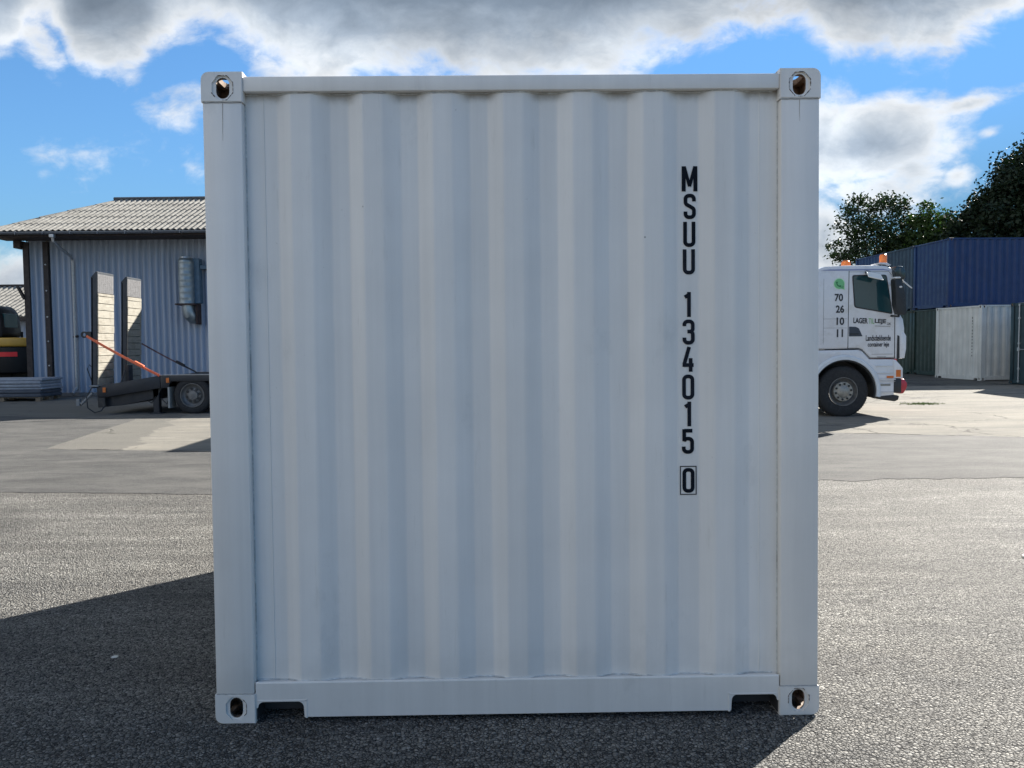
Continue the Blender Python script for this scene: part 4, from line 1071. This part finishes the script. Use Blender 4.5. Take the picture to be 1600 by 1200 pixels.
# ---------------------------------------------------------------- pallet with sheets
SHT = mat('grey_fibre_sheets', (.30, .32, .36), .7, var=.2, vscale=10, bump=.3, bscale=40); DSH = mat('dark_sheets', (.07, .08, .10), .7, var=.3)
WOOD = mat('pallet_wood', (.22, .17, .12), .8, var=.3, vscale=12)
pl = thing('pallet', 'wooden pallet under the grey sheet pile beside the shed post', 'pallet', (-14.5, 19.7, gz(19.7)))
mb = MB()
for y in (-.5, -.25, 0., .25, .42): mb.box(-1.12, 1.12, y, y + .09, .10, .122)
mb.build('deck_board', WOOD, pl)
for x in (-1.1, -.08, .95):
    mb = MB(); 
    for y in (-.5, -.06, .38): mb.box(x, x + .14, y, y + .13, .022, .099)
    mb.box(x, x + .14, -.5, .51, 0, .021); mb.build('skid', WOOD, pl)
zz = gz(19.7) + .123; rg = random.Random(4)
labs = ['lowest dark sheet of the pile on the pallet', 'second dark sheet from the pallet, below the grey sheets', 'thick grey sheet just above the dark sheets of the pile', 'middle grey sheet of the pile on the pallet',
        'second grey sheet from the top of the pile', 'topmost grey sheet on the pile by the shed post']
for i in range(6):
    h = (.11, .10, .07, .095, .085, .075)[i]; dx = rg.uniform(-.02, .02); dy = rg.uniform(-.02, .02)
    mb = MB(); mb.box(-1.15, 1.15, -.53, .53, 0, h - .018, .02, seg=2)
    mb.box(-1.12, 1.12, -.50, .50, h - .019, h - .004)
    o = mb.build('building_sheet', DSH if i < 2 else SHT, smooth=True); o.location = (-14.5 + dx, 19.7 + dy, zz); o.rotation_euler = (0, 0, rg.uniform(-.01, .01)); zz += h
    tag(o, labs[i], 'sheet', 'sheets piled on the pallet')

# ---------------------------------------------------------------- low-loader trailer
TRS = mat('trailer_steel_dark', (.012, .016, .024), .45, var=.25, vscale=4); TLI = mat('worn_edge_steel', (.30, .31, .32), .5, var=.3)
def ramp_wood():
    m = bpy.data.materials.new('ramp_planks'); m.use_nodes = True; n = N(m.node_tree); b = n.n['Principled BSDF']; o = n.coord('Object')
    c = n.mix(n.noise(n.v('MULTIPLY', o, (1, .5, 5)), 6, 7, .7), (.11, .10, .082), (.47, .44, .365))
    c = n.mix(n.ramp(n.noise(o, 5, 7, .7), [(.50, 0.), (.72, .7)]), c, (.14, .115, .08)); n.put(b.inputs['Base Color'], c); b.inputs['Roughness'].default_value = .8
    n.put(b.inputs['Normal'], n.bump(n.noise(n.v('MULTIPLY', o, (1, .4, 6)), 12, 5), .5, .01)); return m
RW = ramp_wood(); RPL = mat('ramp_tread_plate', (.12, .12, .125), .6, metal=.2, var=.35, vscale=14, bump=.6, bscale=45)
TO = (-7.31, 14.8, 0)
tl = thing('low_loader_trailer', 'dark flatbed trailer with two upright wooden loading ramps in front of the shed', 'trailer', TO)
def lb_(mb, name, m, par=tl, smooth=True): return mb.build(name, m, par, smooth=smooth, origin=TO)
mb = MB(); mb.prism([(-8.02, .885), (-2.0, .885), (-2.0, .75), (-7.78, .75), (-7.86, .60), (-8.02, .60)], 14.80, 14.86, 'y', bev=.005); mb.prism([(-8.02, .885), (-2.0, .885), (-2.0, .75), (-7.78, .75), (-8.02, .60)], 16.94, 17.0, 'y', bev=.005)
mb.box(-8.0, -2.0, 14.86, 16.94, .76, .872); lb_(mb, 'bed', TRS)
mb = MB(); mb.box(-8.02, -2.0, 14.795, 14.83, .886, .902, .003); mb.box(-8.02, -2.0, 16.96, 17.0, .886, .902, .003); lb_(mb, 'bed_edge', TLI)
tailp = [(-8.03, .885), (-9.45, .655), (-9.45, .42), (-9.3, .40), (-8.03, .60)]
mb = MB(); mb.prism(tailp, 14.80, 14.86, 'y', bev=.005); mb.prism(tailp, 16.94, 17.0, 'y', bev=.005)
mb.prism([(-8.03, .86), (-9.43, .635), (-9.43, .55), (-8.03, .74)], 14.86, 16.94, 'y')
mb.prism([(-9.42, .40), (-9.38, .17), (-9.0, .20), (-8.2, .36), (-8.05, .60)], 14.95, 16.85, 'y'); lb_(mb, 'beaver_tail', TRS)
mb = MB(); mb.box(-9.47, -9.30, 14.81, 14.84, .17, .40, .01); mb.box(-9.50, -9.455, 14.85, 16.95, .30, .64, .01); lb_(mb, 'rear_light_board', BLK)
for x, z in ((-7.85, .775), (-9.30, .57)):
    mb = MB(); mb.box(x - .035, x + .035, 14.782, 14.797, z - .055, z + .055, .004); lb_(mb, 'side_reflector', ORD)
mb = MB(); mb.box(-8.27, -8.13, 14.95, 15.09, .02, .75, .01); mb.box(-8.33, -8.07, 14.88, 15.16, .0, .03); lb_(mb, 'support_leg', TRS)
mb = MB(); mb.box(-7.86, -7.82, 14.80, 15.15, .14, .62); lb_(mb, 'mud_flap', mat('pale_flap_edge', (.30, .31, .30), .6))
for x in (-7.31, -6.25, -5.2):
    for yo, s_ in ((14.815, -1), (16.985, 1)): make_wheel(x, yo, s_, r=.425, wd=.25, steer=False, parent=tl, org=TO, R1=.275)
mb = MB()
for x in (-7.31, -6.25, -5.2): mb.box(x - .05, x + .05, 15.0, 16.8, .35, .48)
mb.box(-7.9, -2.2, 15.35, 15.45, .48, .76); mb.box(-7.9, -2.2, 16.35, 16.45, .48, .76); lb_(mb, 'chassis', CHS)
RST = mat('ramp_side_steel', (.035, .042, .052), .6, var=.3)
def lean(mb): mb.vs = [(v[0] + (v[2] - .66) * .034, v[1], v[2]) for v in mb.vs]; return mb
for j, y0 in enumerate((14.82, 16.20)):
    mb = MB(); mb.box(-9.61, -9.56, y0, y0 + .72, .66, 3.12, .01); 
    mb.box(-9.61, -9.47, y0, y0 + .06, .62, 3.10, .01); mb.box(-9.61, -9.47, y0 + .66, y0 + .72, .62, 3.10, .01)
    mb.prism([(-9.61, 3.09), (-9.61, 3.13), (-9.49, 3.26), (-9.455, 3.24), (-9.47, 3.09)], y0, y0 + .72, 'y')
    rp = lb_(lean(mb), 'loading_ramp', RST)
    mb = MB(); rg = random.Random(j)
    z = .66
    while z < 2.74:
        h = rg.uniform(.155, .185); h = min(h, 2.77 - z); dx = rg.uniform(-.004, .006)
        mb.box(-9.468, -9.447 + dx, y0 + .003 - rg.uniform(0, .006), y0 + .715 + rg.uniform(0, .01), z + .004, z + h - .005, .007); z += h
    lb_(lean(mb), 'planking', RW, rp)
    mb = MB(); mb.box(-9.556, -9.456, y0 + .002, y0 + .718, 2.775, 3.20, .006)
    for i in range(9):
        for k in range(7): mb.box(-9.456, -9.452, y0 + .06 + k * .09, y0 + .09 + k * .09, 2.81 + i * .042, 2.822 + i * .042)
    lb_(lean(mb), 'tread_plate', RPL, rp)
mb = MB(); mb.lathe([(.075, 0), (.075, .03), (.04, .03), (.04, 0), (.075, 0)], (-9.72, 14.80, 1.83), 'y', 20); mb.box(-9.66, -9.56, 14.80, 14.83, 1.76, 1.90, .01); lb_(mb, 'ramp_lug', BLK)
mb = MB(); mb.tube([(-9.40, 14.9, .64), (-9.55, 14.72, .62), (-9.66, 14.7, .42), (-9.64, 14.7, .17), (-9.50, 14.72, .06), (-9.36, 14.75, .10), (-9.32, 14.85, .22)], .014, 6); lb_(mb, 'cable', BLK)
mb = MB(); mb.tube([(-9.50, 14.9, 1.0), (-9.62, 14.78, 1.15), (-9.66, 14.78, 1.05), (-9.6, 14.85, .75)], .01, 6); lb_(mb, 'cable', BLK)
mb = MB(); mb.tube([(-8.1, 15.0, .35), (-7.95, 14.95, .22), (-7.87, 14.95, .45)], .012, 6); lb_(mb, 'cable', BLK)
mb = MB(); mb.tube([(-8.5, 15.0, .36), (-8.3, 14.95, .25), (-8.2, 14.95, .4)], .012, 6); lb_(mb, 'cable', BLK)
mb = MB(); mb.box(-9.62, -9.42, 14.75, 14.85, .64, .68, .01); mb.tube([(-9.95, 14.9, .32), (-9.86, 14.86, .25), (-9.6, 14.86, .5)], .03); mb.box(-9.98, -9.90, 14.84, 14.93, .20, .36, .01); lb_(mb, 'hitch_fitting', mat('light_fitting', (.20, .21, .22), .5))
mb = MB(); mb.tube([(-9.0, 14.95, .70), (-9.05, 15.3, 1.0)], .02); mb.box(-9.12, -9.02, 15.4, 15.6, .7, 1.12, .01); lb_(mb, 'spring_post', TRS)

ORS = mat('orange_strap', (.75, .16, .07), .6, var=.15); DRS = mat('weathered_strap', (.16, .08, .08), .7, var=.2)
def strap(label, a, b, wd, m, mid=.72):
    a, b = Vector(a), Vector(b); t = thing('ratchet_strap', label, 'strap', tuple(b), group='straps holding the ramps upright')
    dirv = (b - a).normalized(); sd_ = Vector((0, 0, 1)); n_ = dirv.cross(sd_).normalized(); s_ = n_.cross(dirv).normalized() * wd / 2
    mb = MB(); th_ = n_ * .003; pts_ = []; K_ = 14
    for i in range(K_ + 1):
        u_ = i / K_; p = a.lerp(b, u_) + Vector((0, 0, -.02 * sin(pi * u_))); pts_ += [p + s_ + th_, p - s_ + th_, p - s_ - th_, p + s_ - th_]
    mb.add(pts_, [(i * 4 + k, i * 4 + (k + 1) % 4, (i + 1) * 4 + (k + 1) % 4, (i + 1) * 4 + k) for i in range(K_) for k in range(4)]); mb.build('webbing', m, t, origin=tuple(b))
    c_ = a.lerp(b, mid); Mx = Matrix.Translation(c_) @ dirv.to_track_quat('X', 'Z').to_matrix().to_4x4()
    mb = MB(); mb.box(-.12, .12, -.04, .04, -.03, .035, .008, M=Mx); mb.tube([c_ + Vector((0, 0, .0)), c_ + dirv * .5 + Vector((0, 0, -.005))], .018); mb.build('ratchet', m if wd > .05 else BLK, t, origin=tuple(b))
strap('bright orange strap from the near ramp down to the trailer bed', (-9.66, 14.79, 1.80), (-8.03, 14.78, .885), .055, ORS)
strap('thin dark strap from the far ramp to the trailer bed', (-9.45, 17.0, 1.63), (-8.1, 17.0, .90), .035, DRS)

# ---------------------------------------------------------------- trees
BARK = mat('bark', (.05, .04, .03), .9, var=.3, vscale=6, bump=.6, bscale=20)
def leaf_mat(name, a, b, tr_):
    m = bpy.data.materials.new(name); m.use_nodes = True; n = N(m.node_tree); p = n.n['Principled BSDF']
    o = n.coord('Object'); c = n.mix(n.noise(o, .9, 3), (*a, 1), (*b, 1)); n.put(p.inputs['Base Color'], c); p.inputs['Roughness'].default_value = .55; p.inputs['Specular IOR Level'].default_value = .3
    t = n.n.new('ShaderNodeBsdfTranslucent'); n.l.new(n.mix(1., c, (.9, 1.3, .5), 'MULTIPLY'), t.inputs[0]); mx = n.n.new('ShaderNodeMixShader'); mx.inputs[0].default_value = tr_
    n.l.new(p.outputs[0], mx.inputs[1]); n.l.new(t.outputs[0], mx.inputs[2]); n.l.new(mx.outputs[0], n.n['Material Output'].inputs[0]); return m
LD = leaf_mat('dark_leaves', (.010, .020, .009), (.016, .030, .012), .07); LG = leaf_mat('green_leaves', (.028, .054, .014), (.055, .09, .022), .22); LM = leaf_mat('mid_leaves', (.018, .034, .013), (.030, .052, .018), .15)


def tree(label, base, blobs, lm, leaf, per, seed, trunk_r=.3, sub=8, airy=1.):
    rg = random.Random(seed); t = thing('tree', label, 'tree', base, group='trees beyond the stacked containers')
    bx, by, bz = base; mb = MB(); top = max(b[2] for b in blobs)
    mb.tube([(bx, by, bz - .2), (bx + .1, by, bz + top * .25), (bx - .1, by + .1, bz + top * .5), (bx, by, bz + top * .8)], [trunk_r, trunk_r * .8, trunk_r * .55, trunk_r * .25], 8)
    vs = []; fs = []
    for (x, y, z, r) in blobs:
        s0 = Vector((bx + rg.uniform(-.1, .1), by, bz + z * .45)); e0 = Vector((x, y, z)); m_ = s0.lerp(e0, .5) + Vector((0, 0, -.3))
        mb.tube([s0, m_, e0], [trunk_r * .35, trunk_r * .22, trunk_r * .1], 6)
        for k in range(int(sub * r * r * airy)):
            while True:
                v = Vector((rg.uniform(-1, 1), rg.uniform(-1, 1), rg.uniform(-1, 1)))
                if .35 < v.length < 1: break
            v = v.normalized() * (v.length ** .5); c_ = e0 + Vector((v.x * r, v.y * r, v.z * r * .85)); sg = rg.uniform(.18, .42) * min(1, r / 1.5 + .3)
            if rg.random() < .35: mb.tube([e0.lerp(c_, .1), e0.lerp(c_, .6) + Vector((0, 0, -.08)), c_], [.035, .022, .008], 4, caps=False)
            for q in range(per):
                p = c_ + Vector((rg.gauss(0, sg), rg.gauss(0, sg), rg.gauss(0, sg * .75)))
                a = Vector((rg.gauss(0, 1), rg.gauss(0, 1), rg.gauss(-.3, .7))).normalized(); b = a.orthogonal().normalized(); b = (b * cos(q) + a.cross(b) * sin(q)); l_ = leaf * rg.uniform(.6, 1.3)
                o = len(vs); vs += [p, p + a * l_ * .5 + b * l_ * .30, p + a * l_, p + a * l_ * .5 - b * l_ * .30]; fs.append((o, o + 1, o + 2, o + 3))
    mb.build('trunk', BARK, t, smooth=True, origin=base)
    cr = MB(); cr.vs = [tuple(v) for v in vs]; cr.fs = fs; cr.mi = [0] * len(fs); cr.build('crown', lm, t, origin=base)


z0 = .1
tree('tall dark tree rising above the blue container at the right edge', (34, 46, z0),
     [(33.5, 46, 9.6, 3.6), (31.2, 45.6, 9.2, 2.8), (29.3, 45.2, 8.4, 2.2), (28.0, 45, 7.6, 1.6), (32.6, 46, 11.9, 2.3), (34.6, 46, 12.4, 3.0), (30.6, 45, 10.9, 1.5), (37, 46, 10, 3.5), (33, 46, 6.5, 3.5), (29.6, 45, 6.4, 2.5), (27.1, 45, 6.8, 1.1)],
     LD, .26, 60, 11, .5, 13)
tree('airy tree with open branches above the truck cab', (23.6, 48, z0),
     [(22.4, 48, 9.9, .95), (23.9, 48, 9.9, .9), (24.7, 48, 10.2, .75), (22.0, 48, 8.7, .9), (23.4, 48, 8.2, 1.2), (21.6, 48, 7.3, .8), (24.6, 48, 8.4, 1.2), (23, 48, 6.6, 1.6), (25.2, 48, 7.1, 1.5), (21.4, 48, 8.9, .4), (20.7, 48, 7.6, .45)],
     LM, .20, 52, 5, .22, 19)
tree('bright green bushy tree between the airy tree and the tall dark one', (26.8, 47.5, z0),
     [(26.3, 47.5, 9.3, 1.0), (27.0, 47.5, 8.5, 1.3), (26.0, 47.5, 7.8, 1.5), (27.7, 47.5, 7.3, 1.6), (26, 47.5, 6.2, 2.0)],
     LG, .22, 56, 8, .25, 17)
tree('short dark tree low beside the tall dark crown', (28.7, 48.5, z0),
     [(28.6, 48.5, 8.5, .9), (29.2, 48.5, 7.6, 1.4), (28.2, 48.5, 7.0, 1.4), (27.6, 48.5, 7.9, .8)],
     LD, .22, 56, 15, .25, 16)

# ---------------------------------------------------------------- litter and weeds on the ground
PAP = mat('litter_white', (.72, .71, .68), .6, var=.15)
def scrap(label, x, y, pts_, h, rz):
    mb = MB(); mb.prism(pts_, .004, .004 + h, 'z'); mb.vs = [(a, b_, c2 + .02 * abs(a) * (1 if b_ > 0 else .2)) for a, b_, c2 in mb.vs]
    o = mb.build('paper_scrap', PAP); o.location = (x, y, 0); o.rotation_euler = (0, 0, rz); tag(o, label, 'litter')
scrap('white litter scrap at the right edge, the farther of two', 4.29, 3.42, [(-.06, -.02), (.0, -.03), (.2, .0), (.22, .09), (.02, .02), (-.04, .0)], .008, .6)
scrap('white litter scrap at the right edge, the nearer of two', 3.56, 2.29, [(-.05, -.015), (.1, -.03), (.16, .01), (.05, .03), (-.03, .015)], .012, .1)
scrap('tiny white chip lying in the big shadow at the left', -1.97, .67, [(-.014, -.008), (.010, -.010), (.016, .002), (.004, .010), (-.012, .006)], .006, .3)
mb = MB(); rg = random.Random(8)
for i in range(420):
    x, y = 9.65 + rg.gauss(0, .22), 15.4 + rg.gauss(0, .12); a = rg.uniform(0, 6.28); l_ = rg.uniform(.02, .06); dx, dy = cos(a) * .008, sin(a) * .008
    mb.add([(x - dx, y - dy, 0), (x + dx, y + dy, 0), (x + rg.uniform(-.03, .03), y + rg.uniform(-.03, .03), l_)], [(0, 1, 2)])
tag(mb.build('weeds', mat('weed_green', (.12, .20, .04), .6)), 'little tuft of weeds on the concrete', 'weeds', kind='stuff')
